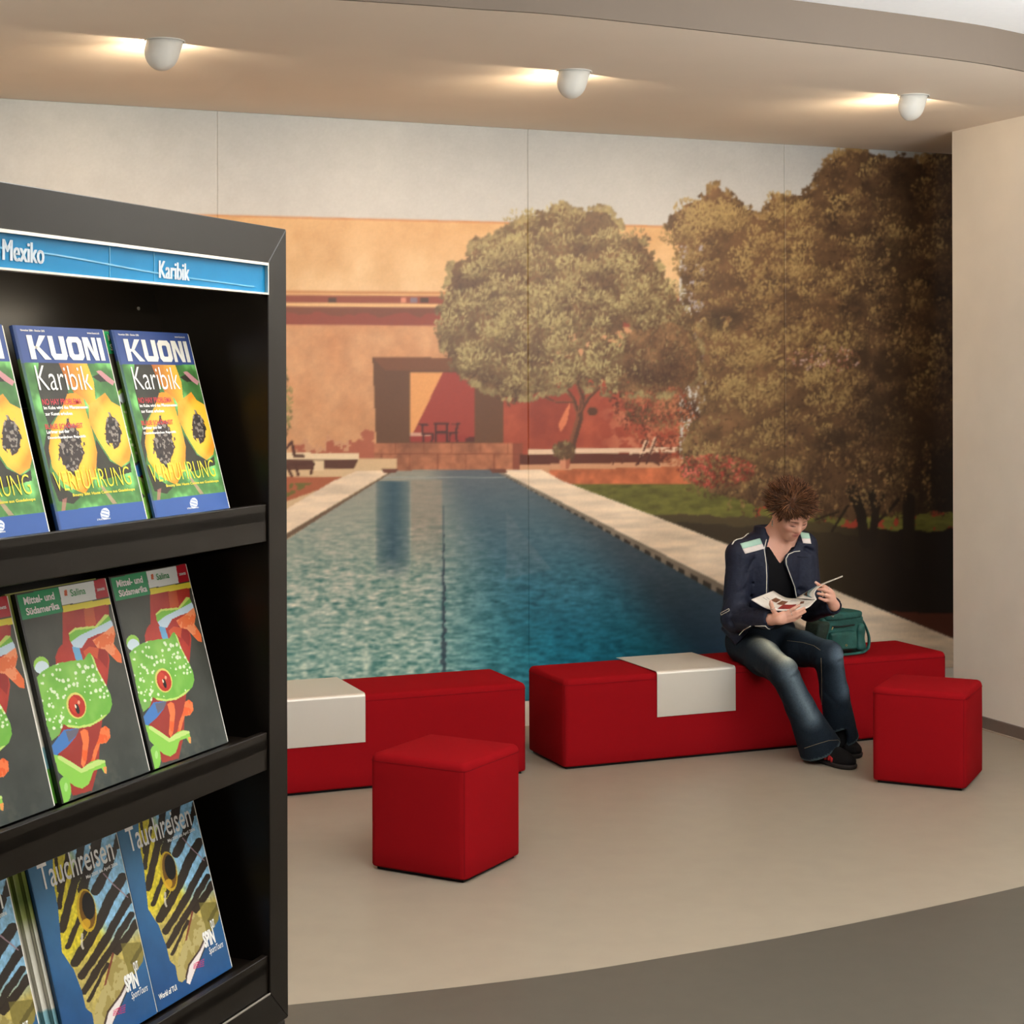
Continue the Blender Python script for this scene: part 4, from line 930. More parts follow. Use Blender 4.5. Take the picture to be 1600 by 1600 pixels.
def ramp_mat(name, stops):
    """print that changes along the spine's height"""
    m = bpy.data.materials.new(name); m.use_nodes = True
    nt = m.node_tree; pb = nt.nodes['Principled BSDF']; pb.inputs['Roughness'].default_value = 0.35
    tc = nt.nodes.new('ShaderNodeTexCoord'); sp = nt.nodes.new('ShaderNodeSeparateXYZ'); mr = nt.nodes.new('ShaderNodeMapRange'); rp = nt.nodes.new('ShaderNodeValToRGB')
    nt.links.new(tc.outputs['Object'], sp.inputs[0]); nt.links.new(sp.outputs[2], mr.inputs[0]); mr.inputs[2].default_value = BHGT; nt.links.new(mr.outputs[0], rp.inputs[0])
    el = rp.color_ramp.elements
    el[0].position, el[0].color = stops[0][0], lin(*stops[0][1]); el[1].position, el[1].color = stops[-1][0], lin(*stops[-1][1])
    for p, c in stops[1:-1]:
        e = el.new(p); e.color = lin(*c)
    nt.links.new(rp.outputs[0], pb.inputs['Base Color']); return m
M_wht = mat('cover_white_ink', (240, 238, 232), rough=0.35); M_redink = mat('cover_red_ink', (204, 34, 48), rough=0.35); M_yel = mat('cover_yellow_ink', (232, 214, 42), rough=0.35)
M_grnink = mat('cover_green_ink', (60, 150, 80), rough=0.35); M_blk = mat('cover_black_ink', (24, 22, 22), rough=0.4); M_pink = mat('cover_pink_ink', (214, 90, 130), rough=0.35)
M_sp_k = ramp_mat('spine_blue_green', [(0.0, (46, 84, 150)), (0.13, (46, 84, 150)), (0.14, (60, 104, 50)), (0.4, (84, 110, 50)), (0.6, (46, 80, 40)), (0.83, (90, 120, 70)), (0.84, (58, 80, 142)), (1.0, (58, 80, 142))]); M_sp_f = mat('spine_black', (26, 24, 22), rough=0.35); M_sp_s = mat('spine_blue', (36, 82, 124), rough=0.35)
def boxuv(Hinv, pts):
    """drawing coords -> cover x,z extent"""
    q = [hmap(Hinv, x, y) for x, y in pts]; us = [p[0] for p in q]; vs = [p[1] for p in q]
    return min(us) * BW, max(us) * BW, (1 - max(vs)) * BHGT, (1 - min(vs)) * BHGT
def brochure_base(name, kind, th=0.007):
    root = empty(name)
    MB().box(0.001, BW + 0.003, 0.0008, th - 0.0008, 0.001, BHGT - 0.001).build('pages', M_page, root)
    P, f, col, Hinv = crop_cover(BW, BHGT, {'papaya': K_C, 'frog': F_C, 'fish': S_C}[kind], {'papaya': paint_papaya, 'frog': paint_frog, 'fish': paint_fish}[kind])
    cov = mesh('front_cover', P, f, M_cover, root, colors=col)
    sp = {'papaya': M_sp_k, 'frog': M_sp_f, 'fish': M_sp_s}[kind]
    MB().box(-0.0006, 0.001, 0.0, th, 0, BHGT).build('spine', sp, root)
    MB().box(-0.0006, BW, th - 0.0008, th, 0, BHGT).build('back_cover', sp, root)
    return root, cov, Hinv
papaya, cov, Hi = brochure_base('travel_brochure', 'papaya', 0.005)
b = MB(); x0, x1, z0, z1 = 0.024, 0.199, 0.2475, 0.283
for poly in kuoni_shapes(): b.add([(x0 + p[0] * (x1 - x0), -0.0007, z0 + p[1] * (z1 - z0)) for p in poly], [tuple(range(len(poly)))])
b.build('logo_lettering', M_wht, cov)
words(cov, [('Karibik', 0.026, 0.150, 0.2020, 0.2385, -0.006, 0), ('Im Kuba wird das Pflanzenessen', 0.026, 0.128, 0.1740, 0.1790, 0.03, 0), ('zur Kunst erhoben', 0.026, 0.088, 0.1650, 0.1700, 0.03, 0), ('Larimar aus der', 0.020, 0.072, 0.1390, 0.1440, 0.03, 0), ('Dominikanischen Republik', 0.020, 0.108, 0.1300, 0.1350, 0.03, 0), ('November 2004 - Oktober 2005', 0.014, 0.068, 0.2885, 0.2915, 0.02, 0), ('www.kuoni.ch', 0.168, 0.198, 0.2885, 0.2915, 0.02, 0), ('A World of Difference', 0.088, 0.120, 0.0085, 0.0115, 0.01, 0)], M_wht)
words(cov, [('NO HAY PROBLEMA', 0.026, 0.116, 0.1805, 0.1895, 0.012, 0), ('BLAUE SCHÖNHEIT', 0.020, 0.106, 0.1455, 0.1545, 0.012, 0)], M_redink, 'red_lettering')
words(cov, [('VERFÜHRUNG', 0.012, 0.192, 0.056, 0.0905, -0.012, 0), ('Bounty Bibi: Haute Cuisine aus Guadeloupe', 0.046, 0.196, 0.0455, 0.0510, 0.02, 0)], M_yel, 'yellow_lettering')
frog, cov, Hi = brochure_base('travel_brochure', 'frog', 0.007)
x0, x1, z0, z1 = boxuv(Hi, [(135, 250), (335, 222), (350, 300), (143, 345)])
words(cov, [('Mittel- und', x0 + 0.002, x1 - 0.006, 0.2790, 0.2900, 0.03, 0), ('Südamerika', x0 + 0.002, x1, 0.2640, 0.2745, 0.03, 0)], M_wht)
words(cov, [('Salina', 0.1205, 0.1560, 0.2785, 0.2890, 0.01, 0)], M_grnink, 'green_lettering')
words(cov, [('2004/05', 0.184, 0.203, 0.2790, 0.2830, 0.02, 0)], M_wht, 'date_lettering')
fish, cov, Hi = brochure_base('travel_brochure', 'fish', 0.005); fish_scale = 0.955
words(cov, [('Tauchreisen', 0.018, 0.192, 0.2490, 0.2880, 0.006, 0), ('Mai 2005 bis April 2006', 0.118, 0.196, 0.2375, 0.2445, 0.02, 0), ('SPIN', 0.150, 0.182, 0.052, 0.078, 0.05, 0), ('OUT', 0.178, 0.190, 0.076, 0.090, 0.03, 0), ('SportTours', 0.158, 0.200, 0.036, 0.050, 0.005, 0.4), ('World of TUI', 0.008, 0.056, 0.016, 0.025, 0.03, 0)], M_wht)

def place(root, x_right, row, push, label, group, dz=0.0, lean=None, yaw=0.0):
    root.matrix_world = RM @ Matrix.Translation((x_right - BW, 0.036 + push, ROWS[row] + dz + 0.001)) @ Matrix.Rotation(yaw, 4, 'Z') @ Matrix.Rotation(-(LEAN if lean is None else lean), 4, 'X')
    if group == G3: root.scale = (1, 1, fish_scale)
    return tag(root, label, 'brochure', group)
G1, G2, G3 = 'papaya brochures in the top row', 'tree frog brochures in the middle row', 'striped fish brochures in the bottom row'
place(papaya, -0.123, 0, 0.0, 'papaya travel brochure at the right end of the top row', G1)
place(copy_tree(papaya), -0.356, 0, 0.0, 'papaya travel brochure in the middle of the top row', G1)
place(copy_tree(papaya), -0.589, 0, 0.0, 'papaya travel brochure cut off by the left edge of the picture, top row', G1)
place(copy_tree(papaya), -0.344, 0, 0.0105, 'papaya travel brochure just behind the middle one of the top row', G1)
place(frog, -0.131, 1, 0.0, 'tree frog travel brochure at the right end of the middle row', G2)
place(copy_tree(frog), -0.352, 1, 0.0, 'tree frog travel brochure in the middle of the middle row', G2)
place(copy_tree(frog), -0.580, 1, 0.0, 'tree frog travel brochure cut off by the left edge of the picture, middle row', G2)
place(copy_tree(frog), -0.137, 0, 0.0105, 'dark-spined brochure with a green corner behind the right-hand papaya brochure', G2)
place(fish, -0.120, 2, 0.0, 'striped fish diving brochure at the right end of the bottom row', G3)
place(copy_tree(fish), -0.333, 2, 0.0, 'striped fish diving brochure in the middle of the bottom row', G3)
place(copy_tree(fish), -0.590, 2, 0.0, 'striped fish diving brochure cut off by the left edge of the picture, bottom row', G3)
# brochures of which only the striped spines show
M_stripe = ramp_mat('striped_spine_print', [(0.0, (90, 160, 50)), (0.16, (96, 170, 56)), (0.165, (120, 170, 180)), (0.26, (130, 176, 184)), (0.27, (226, 222, 206)), (0.62, (222, 220, 200)), (0.70, (150, 160, 90)), (0.78, (96, 112, 54)), (0.9, (120, 130, 60)), (1.0, (150, 150, 70))])
green = empty('travel_brochure')
MB().box(0.001, BW, 0.0008, 0.0052, 0.001, BHGT - 0.001).build('pages', M_page, green)
MB().box(-0.0006, 0.001, 0.0, 0.006, 0, BHGT).build('spine', M_stripe, green); MB().box(-0.0006, BW, -0.0006, 0.0008, 0, BHGT).build('front_cover', M_stripe, green); MB().box(-0.0006, BW, 0.0052, 0.006, 0, BHGT).build('back_cover', M_stripe, green)
G4 = 'brochures with green and white striped spines'
place(green, -0.340, 2, 0.0072, 'striped-spine brochure directly behind the middle fish brochure', G4)
place(copy_tree(green), -0.351, 2, 0.0140, 'striped-spine brochure, second behind the middle fish brochure', G4)
place(copy_tree(green), -0.362, 2, 0.0208, 'striped-spine brochure, third and furthest behind the middle fish brochure', G4)
place(copy_tree(green), -0.362, 1, 0.0095, 'striped-spine brochure behind the middle tree frog brochure', G4)

# ------------------------------------------------------------------ the reader: implicit surfaces meshed into continuous skins
class SDF:
    def __init__(s, lo, hi, h):
        s.h = h; s.lo = np.array(lo, float); n = np.ceil((np.array(hi) - s.lo) / h).astype(int) + 1
        s.ax = [s.lo[i] + np.arange(n[i]) * h for i in range(3)]
        s.F = np.full(n, 0.5)
    def _win(s, lo, hi):
        sl = []
        for i in range(3):
            a = int(np.clip(math.floor((lo[i] - s.lo[i]) / s.h), 0, len(s.ax[i]))); b = int(np.clip(math.ceil((hi[i] - s.lo[i]) / s.h) + 1, 0, len(s.ax[i])))
            sl.append(slice(a, b))
        g = np.meshgrid(*[s.ax[i][sl[i]] for i in range(3)], indexing='ij')
        return tuple(sl), g
    def _merge(s, sl, d, k, sub):
        A = s.F[sl]
        if sub:
            d = -d
            if k <= 0: s.F[sl] = np.maximum(A, d); return
            h = np.clip(0.5 - 0.5 * (A - d) / k, 0, 1); s.F[sl] = A + (d - A) * h + k * h * (1 - h); return
        if k <= 0: s.F[sl] = np.minimum(A, d); return
        h = np.clip(0.5 + 0.5 * (A - d) / k, 0, 1); s.F[sl] = A + (d - A) * h - k * h * (1 - h)
    def cap(s, a, b, ra, rb, k=0.02, sub=False):
        a, b = np.array(a, float), np.array(b, float); m = max(ra, rb) + k * 2 + 0.02
        sl, (X, Y, Z) = s._win(np.minimum(a, b) - m, np.maximum(a, b) + m)
        if X.size == 0: return s
        ab = b - a; t = np.clip(((X - a[0]) * ab[0] + (Y - a[1]) * ab[1] + (Z - a[2]) * ab[2]) / (ab @ ab + 1e-12), 0, 1)
        d = np.sqrt((X - a[0] - t * ab[0]) ** 2 + (Y - a[1] - t * ab[1]) ** 2 + (Z - a[2] - t * ab[2]) ** 2) - (ra + (rb - ra) * t)
        s._merge(sl, d, k, sub); return s
    def chain(s, pts, rad, k=0.02, sub=False):
        for i in range(len(pts) - 1): s.cap(pts[i], pts[i + 1], rad[i], rad[i + 1], k, sub)
        return s
    def ell(s, c, r, axes=None, k=0.02, sub=False):
        c = np.array(c, float); r = np.array(r, float); A = np.eye(3) if axes is None else np.array([list(a) for a in axes], float)
        m = r.max() + k * 2 + 0.02
        sl, (X, Y, Z) = s._win(c - m, c + m)
        if X.size == 0: return s
        q = [(A[i, 0] * (X - c[0]) + A[i, 1] * (Y - c[1]) + A[i, 2] * (Z - c[2])) / r[i] for i in range(3)]
        k0 = np.sqrt(q[0] ** 2 + q[1] ** 2 + q[2] ** 2) + 1e-9
        k1 = np.sqrt((q[0] / r[0]) ** 2 + (q[1] / r[1]) ** 2 + (q[2] / r[2]) ** 2) + 1e-9
        s._merge(sl, k0 * (k0 - 1) / k1, k, sub); return s
    def grid(s): return np.meshgrid(*s.ax, indexing='ij')
    def mesh(s):
        F = s.F; S = F < 0
        n = np.array(F.shape) - 1
        cnt = np.zeros(n, np.int8)
        for dx in (0, 1):
            for dy in (0, 1):
                for dz in (0, 1): cnt += S[dx:n[0] + dx, dy:n[1] + dy, dz:n[2] + dz]
        act = (cnt > 0) & (cnt < 8)
        ci = np.argwhere(act); idx = np.full(n, -1, np.int32); idx[act] = np.arange(len(ci))
        acc = np.zeros((len(ci), 3)); w = np.zeros(len(ci))
        for axis in range(3):
            o1, o2 = [i for i in range(3) if i != axis]
            for a in (0, 1):
                for b in (0, 1):
                    p = ci.copy(); p[:, o1] += a; p[:, o2] += b; q = p.copy(); q[:, axis] += 1
                    f0 = F[p[:, 0], p[:, 1], p[:, 2]]; f1 = F[q[:, 0], q[:, 1], q[:, 2]]
                    m = (f0 < 0) != (f1 < 0); t = np.where(m, f0 / np.where(m, f0 - f1, 1), 0)
                    pt = p.astype(float); pt[:, axis] += t
                    acc += pt * m[:, None]; w += m
        V = acc / w[:, None] * s.h + s.lo
        faces = []
        for axis in range(3):
            o1, o2 = [(1, 2), (2, 0), (0, 1)][axis]
            A = S; sl0 = [slice(None)] * 3; sl1 = [slice(None)] * 3; sl0[axis] = slice(0, -1); sl1[axis] = slice(1, None)
            ch = np.argwhere(A[tuple(sl0)] != A[tuple(sl1)])
            ch = ch[(ch[:, o1] > 0) & (ch[:, o2] > 0) & (ch[:, o1] < n[o1]) & (ch[:, o2] < n[o2])]
            inside = A[ch[:, 0], ch[:, 1], ch[:, 2]]
            def cell(d1, d2):
                c = ch.copy(); c[:, o1] -= d1; c[:, o2] -= d2; return idx[c[:, 0], c[:, 1], c[:, 2]]
            q = np.stack([cell(1, 1), cell(0, 1), cell(0, 0), cell(1, 0)], 1)
            q[~inside] = q[~inside][:, ::-1]
            faces.append(q)
        return V, np.concatenate(faces)
def relax(V, F_, it=2, lam=0.5):
    for _ in range(it):
        acc = np.zeros_like(V); w = np.zeros(len(V))
        for i in range(4):
            a, b = F_[:, i], F_[:, (i + 1) % 4]
            np.add.at(acc, a, V[b]); np.add.at(w, a, 1); np.add.at(acc, b, V[a]); np.add.at(w, b, 1)
        V = V * (1 - lam) + lam * acc / w[:, None]
    return V
def A_(px, py, Z): return np.array(at(px, py, Z))

hipR, hipL = A_(1164, 1008, 7.95), A_(1216, 1004, 8.015)
kneeR, kneeL = A_(1224, 1050, 7.52), A_(1294, 1024, 7.62)
ankR, ankL = A_(1284, 1160, 7.60), A_(1312, 1146, 7.755)
pelv = (hipR + hipL) / 2 + np.array([0, 0, 0.03])
neck0 = A_(1207, 846, 7.95); waist = (pelv * 0.5 + neck0 * 0.5) + np.array([-N.x, -N.y, 0]) * -0.03
chest = pelv * 0.24 + neck0 * 0.76 + np.array([N.x, N.y, 0]) * 0.005
shR, shL = A_(1156, 867, 7.86), A_(1254, 854, 7.98)
elR, elL = A_(1148, 966, 7.83), A_(1266, 950, 7.93)
wrR, wrL = A_(1204, 968, 7.62), A_(1303, 946, 7.715)
fw0 = np.array([-N.x, -N.y, 0.0]); lt0 = np.array([U.x, U.y, 0.0]); up0 = np.array([0, 0, 1.0])
person = empty('person', (float(pelv[0]), float(pelv[1]), 0.0))
tag(person, 'person with short brown hair in a navy jacket reading on the red bench', 'person')
PO = np.array(person.location)
def put(name, V, F_, m, smooth=True, colors=None, parent=None):
    return mesh(name, np.asarray(V) - PO, np.asarray(F_), m, parent or person, smooth, colors)
# head frame: yaw a little right of the bench's front, looking down at the magazine
HC = A_(1236, 801, 7.83)
ya, pi_ = math.radians(24), math.radians(38)
hh = np.array([math.sin(ya), -math.cos(ya), 0.0]); ll = np.array([math.cos(ya), math.sin(ya), 0.0])
hf = math.cos(pi_) * hh - math.sin(pi_) * up0; hu = math.sin(pi_) * hh + math.cos(pi_) * up0
rl = math.radians(4); hl = math.cos(rl) * ll + math.sin(rl) * hu; hu = math.cos(rl) * hu - math.sin(rl) * ll
def hp(f, l, u): return HC + hf * f + hl * l + hu * u
HA = [hf, hl, hu]
# ---- body (one continuous skin)
B = SDF((0.85, 7.36, 0.02), (1.66, 8.24, 1.26), 0.0046)
B.ell(hp(-0.012, 0, 0.022), (0.094, 0.074, 0.084), HA, 0.02)
B.ell(hp(0.030, 0, -0.030), (0.058, 0.060, 0.070), HA, 0.03)
B.ell(hp(0.056, 0, -0.096), (0.026, 0.029, 0.024), HA, 0.035)           # chin
B.ell(hp(0.064, 0, -0.062), (0.022, 0.028, 0.020), HA, 0.02)           # mouth mound
B.ell(hp(0.070, 0, 0.026), (0.016, 0.052, 0.020), HA, 0.025)           # brow
for sd in (-1, 1):
    B.ell(hp(0.052, sd * 0.036, -0.026), (0.026, 0.022, 0.022), HA, 0.02)   # cheek
    B.ell(hp(0.094, sd * 0.031, 0.002), (0.017, 0.017, 0.011), HA, 0.012, sub=True)   # eye socket
    B.ell(hp(0.071, sd * 0.031, 0.001), (0.0115, 0.0135, 0.010), HA, 0.004)  # lowered lid
    B.ell(hp(-0.012, sd * 0.075, -0.014), (0.018, 0.008, 0.028), HA, 0.006)  # ear
    B.ell(hp(-0.008, sd * 0.080, -0.012), (0.009, 0.005, 0.016), HA, 0.004, sub=True)
B.chain([hp(0.078, 0, 0.014), hp(0.091, 0, -0.018), hp(0.096, 0, -0.029)], [0.008, 0.0095, 0.0115], 0.014)   # nose
for sd in (-1, 1): B.ell(hp(0.086, sd * 0.011, -0.034), (0.010, 0.009, 0.008), HA, 0.006)
B.ell(hp(0.086, 0, -0.0555), (0.008, 0.021, 0.005), HA, 0.004); B.ell(hp(0.084, 0, -0.0665), (0.009, 0.018, 0.006), HA, 0.004)
B.cap(hp(0.094, -0.02, -0.061), hp(0.094, 0.02, -0.061), 0.0022, 0.0022, 0.003, sub=True)
B.chain([neck0 + np.array([0, 0, -0.02]), hp(-0.03, 0, -0.05)], [0.058, 0.050], 0.03)
B.ell(chest, (0.10, 0.15, 0.16), [fw0, lt0, up0], 0.06); B.ell(waist, (0.09, 0.125, 0.14), [fw0, lt0, up0], 0.06); B.ell(pelv, (0.10, 0.15, 0.10), [fw0, lt0, up0], 0.06)
for sh, el, wr in ((shR, elR, wrR), (shL, elL, wrL)):
    B.cap(neck0 + up0 * -0.03, sh, 0.05, 0.05, 0.04); B.chain([sh, el, wr], [0.047, 0.036, 0.024], 0.02)
for hi, kn, an in ((hipR, kneeR, ankR), (hipL, kneeL, ankL)): B.chain([hi, kn, an], [0.072, 0.050, 0.036], 0.03)
# hands
def finger(a, m1, b, r=(0.0088, 0.0082, 0.0068)):
    B.chain([a, m1, b], r, 0.004)
palmR = A_(1217, 967, 7.585)
B.chain([wrR, palmR], [0.024, 0.027], 0.015); B.ell(A_(1224, 965, 7.58), (0.016, 0.028, 0.030), [fw0, lt0, up0], 0.012)
for k_, m_, t_ in (((1230, 957, 7.575), (1240, 951, 7.562), (1249, 946, 7.566)), ((1231, 962, 7.572), (1244, 957, 7.560), (1257, 950, 7.566)), ((1231, 967, 7.575), (1244, 963, 7.563), (1258, 955.5, 7.568)), ((1229, 971, 7.582), (1240, 968.5, 7.572), (1251, 963, 7.574))):
    finger(A_(*k_), A_(*m_), A_(*t_))
B.chain([A_(1213, 962, 7.60), A_(1208, 953, 7.585), A_(1205, 944, 7.578), A_(1204.5, 939.5, 7.578)], [0.012, 0.0105, 0.0095, 0.007], 0.006)
palmL = A_(1298, 937, 7.70)
B.chain([wrL, palmL], [0.023, 0.024], 0.015); B.ell(A_(1298, 932, 7.695), (0.018, 0.022, 0.032), [fw0, lt0, up0], 0.012)
for k_, m_, t_ in (((1298, 922.5, 7.69), (1289, 916.5, 7.682), (1280, 914.5, 7.70)), ((1300, 927, 7.685), (1289, 922.5, 7.676), (1278, 920.5, 7.692)), ((1300, 933, 7.685), (1290, 930, 7.676), (1278, 927.5, 7.69)), ((1298, 939, 7.69), (1289, 938, 7.680), (1280, 934.5, 7.69))):
    finger(A_(*k_), A_(*m_), A_(*t_), (0.0086, 0.008, 0.0068))
B.chain([A_(1294, 930, 7.715), A_(1285, 918, 7.735), A_(1274.5, 910, 7.738)], [0.012, 0.0095, 0.007], 0.006)
V, Fq = B.mesh(); V = relax(V, Fq, 1, 0.35)
q = (V - HC); hfv, hlv, huv = q @ hf, q @ hl, q @ hu
col = np.tile(np.array([222, 168, 144.0]), (len(V), 1)); r_ = np.random.default_rng(3)
def blend(mask, c, a):
    w = (np.clip(mask, 0, 1) * a)[:, None]; col[:] = col * (1 - w) + np.array(c, float) * w
near = np.sqrt((q ** 2).sum(1)) < 0.2
def blob(f, l, u, rf, rl_, ru): return np.clip(1.4 - (((hfv - f) / rf) ** 2 + ((hlv - l) / rl_) ** 2 + ((huv - u) / ru) ** 2), 0, 1)
for sd in (-1, 1):
    blend(blob(0.065, sd * 0.042, -0.026, 0.03, 0.022, 0.02), (222, 148, 128), 0.3)
    blend(blob(0.085, sd * 0.031, 0.020, 0.03, 0.021, 0.0042), (108, 70, 50), 0.9)
    blend(blob(0.080, sd * 0.031, -0.0075, 0.02, 0.0145, 0.0028), (66, 42, 36), 0.9)
    blend(blob(0.078, sd * 0.031, 0.001, 0.02, 0.014, 0.006), (196, 132, 116), 0.5)
    blend(blob(0.10, sd * 0.009, -0.040, 0.02, 0.005, 0.003), (130, 70, 60), 0.8)
blend(blob(0.086, 0, -0.0550, 0.02, 0.022, 0.0055), (186, 108, 100), 0.65); blend(blob(0.084, 0, -0.0665, 0.02, 0.019, 0.0062), (192, 112, 104), 0.65); blend(blob(0.088, 0, -0.061, 0.02, 0.021, 0.0018), (110, 50, 48), 0.9)
blend(blob(0.10, 0, -0.032, 0.02, 0.016, 0.014), (220, 150, 132), 0.35)
for tip in ((1204.5, 939.5, 7.572), (1274.5, 909.5, 7.732)):
    d = np.sqrt(((V - A_(*tip)) ** 2).sum(1)); blend(1.3 - d / 0.007, (236, 196, 180), 0.8)
M_skin = mat('skin', None, rough=0.5, spec=0.35, vary=0.04, vscale=300, attr='print')
sb = M_skin.node_tree.nodes['Principled BSDF']; sb.inputs['Subsurface Weight'].default_value = 0.08; sb.inputs['Subsurface Radius'].default_value = (0.01, 0.004, 0.002)
body = put('body', V, Fq, M_skin, colors=s2l(col))

# ---- hair: a cap plus many tapering tousled tufts
M_hair = mat('brown_hair', None, rough=0.5, spec=0.3, vary=0.12, vscale=400, attr='print')
r_ = np.random.default_rng(17)
hv, hfaces, hc = [], [], []
def tuft(p, d, L, wd, bend, c):
    n0 = len(hv); d = d / np.linalg.norm(d); s1 = np.cross(d, up0 + 0.01 * hf); s1 /= np.linalg.norm(s1) + 1e-9; s2 = np.cross(d, s1)
    K = 4
    for i in range(K + 1):
        t = i / K; ctr = p + d * L * t + bend * L * t * t; w = wd * (1 - t) ** 0.5 + 0.0003
        for k in range(4):
            a = math.pi / 2 * k; hv.append(ctr + s1 * math.cos(a) * w + s2 * math.sin(a) * w * 0.6); hc.append(c * (0.70 + 0.32 * t))
    for i in range(K):
        for k in range(4):
            a = n0 + i * 4 + k; b = n0 + i * 4 + (k + 1) % 4; hfaces.append((a, b, b + 4, a + 4))
cr = np.array([-0.014, 0, 0.024])
pal = np.array([[92, 58, 36], [108, 70, 44], [78, 48, 30], [124, 84, 54], [60, 38, 24]], float)
cv = np.array([-0.17, -0.98, 0.30]); part = np.array([cv @ hf, cv @ hl, cv @ hu]); part /= np.linalg.norm(part)     # where the locks part, high on the front of the head
upl = np.array([hf[2], hl[2], hu[2]])
def hair_dir(v):
    """direction and length of a lock rooted at direction v of the skull; None where there is skin"""
    f, l, u = v
    if u < -0.62: return None
    if f > 0.22 and u < min(0.46, (f - 0.22) * 1.05 - 0.04): return None   # forehead and face
    if f > 0.0 and u < -0.06: return None                                 # below the temples
    if u < -0.16 and f > -0.30: return None
    flow = v - part * (v @ part); n = np.linalg.norm(flow); flow = flow / (n + 1e-6)
    d = v * (0.18 + 0.28 * min(1.0, n * 1.3)) + flow * 1.0 + upl * 0.22
    L = 0.052
    if f > 0.3 and u < 0.75: d = v * 0.30 + flow * 0.9 + np.array([0.25, 0.25, -0.10]); L = 0.046
    if u < -0.05: L *= 0.62
    return d, L
for i_ in range(8500):
    v = r_.normal(size=3) + (part * 3.2 if i_ > 6500 else 0); v /= np.linalg.norm(v)
    q = hair_dir(v)
    if q is None: continue
    d, L = q
    p = HC + hf * (cr[0] + v[0] * 0.098) + hl * (cr[1] + v[1] * 0.080) + hu * (cr[2] + v[2] * 0.090)
    clump = np.sin(v @ np.array([[11.0, 15.0, 9.0], [14.0, -9.0, 12.0], [-8.0, 12.0, 16.0]]).T + np.array([0, 2, 4])) * 0.30
    dd = hf * (d[0] + clump[0]) + hl * (d[1] + clump[1]) + hu * (d[2] + clump[2]) + r_.normal(0, 0.10, 3)
    tuft(p - (hf * v[0] + hl * v[1] + hu * v[2]) * 0.008, dd, L * r_.uniform(0.7, 1.2), r_.uniform(0.0028, 0.0052), (hf * clump[1] + hl * clump[2]) * 0.9 + r_.normal(0, 0.12, 3), pal[r_.integers(0, 5)] * (0.92 + 0.9 * abs(clump[1])))
for sd in (-1, 1):
    for _ in range(70):
        p = hp(r_.uniform(0.012, 0.036), sd * r_.uniform(0.062, 0.068), r_.uniform(-0.002, 0.03)); tuft(p, -hu + hf * r_.uniform(-0.3, 0.3) + hl * sd * 0.25, r_.uniform(0.02, 0.034), 0.0028, r_.normal(0, 0.15, 3), pal[r_.integers(0, 5)])
hair = put('hair', np.array(hv), np.array(hfaces), M_hair, colors=s2l(np.array(hc)))
HCAP = SDF(HC - 0.13, HC + 0.13, 0.004)
HCAP.ell(hp(-0.014, 0, 0.024), (0.096, 0.079, 0.088), HA, 0.0); HCAP.ell(hp(0.112, 0, -0.035), (0.085, 0.10, 0.088), HA, 0.012, sub=True); HCAP.ell(hp(0.0, 0, -0.11), (0.12, 0.12, 0.082), HA, 0.012, sub=True)
V, Fq = HCAP.mesh(); put('scalp_hair', V, Fq, mat('dark_hair_roots', (74, 46, 29), rough=0.8, spec=0.1, vary=0.3, vscale=90, bump=0.9, bscale=70))

# ---- black top, jacket, jeans
M_top = mat('black_knit_top', (17, 16, 18), rough=0.85, spec=0.2, vary=0.1, vscale=300, bump=0.1)
tp = SDF((0.9, 7.7, 0.42), (1.55, 8.22, 1.06), 0.0065)
tp.ell(chest + up0 * -0.01, (0.112, 0.158, 0.155), [fw0, lt0, up0], 0.06); tp.ell(waist, (0.104, 0.135, 0.15), [fw0, lt0, up0], 0.06); tp.ell(pelv + up0 * 0.03, (0.112, 0.152, 0.09), [fw0, lt0, up0], 0.06)
for sh in (shR, shL): tp.cap(chest + up0 * 0.03, sh + up0 * -0.01, 0.09, 0.045, 0.05)
X, Y, Z = tp.grid(); pxg, pyg = to_px(np.stack([X, Y, Z], -1))
# V neck: a wedge cut in front of the chest
vn = inpoly(pxg, pyg, [(1180, 800), (1250, 800), (1240, 845), (1232, 862), (1219, 882), (1206, 862), (1198, 842)]) & ((X - chest[0]) * fw0[0] + (Y - chest[1]) * fw0[1] > 0.0)
tp.F = np.where(vn, np.maximum(tp.F, 0.004), tp.F)
V, Fq = tp.mesh(); put('knit_top', relax(V, Fq, 2), Fq, M_top)

M_jacket = mat('navy_jacket_cloth', (32, 36, 52), rough=0.62, spec=0.3, vary=0.12, vscale=60, bump=0.6, bscale=26, bdist=0.012)
jk = SDF((0.82, 7.52, 0.36), (1.66, 8.30, 1.10), 0.0056)
jk.ell(chest, (0.134, 0.172, 0.175), [fw0, lt0, up0], 0.06); jk.ell(waist, (0.138, 0.166, 0.17), [fw0, lt0, up0], 0.07); jk.ell(pelv + up0 * 0.035 - fw0 * 0.03, (0.125, 0.188, 0.085), [fw0, lt0, up0], 0.06)
jk.cap(neck0 + up0 * -0.03 - fw0 * 0.02, shR + up0 * 0.004, 0.066, 0.060, 0.05); jk.cap(neck0 + up0 * -0.03 - fw0 * 0.02, shL + up0 * 0.004, 0.06, 0.060, 0.05)
jk.chain([shR, elR, wrR * 0.93 + elR * 0.07], [0.063, 0.060, 0.044], 0.03); jk.chain([shL, elL, wrL * 0.94 + elL * 0.06], [0.068, 0.058, 0.042], 0.03)
# hem flap at her right hip
jk.ell(A_(1152, 995, 7.90), (0.085, 0.06, 0.05), [fw0, lt0, up0], 0.04)
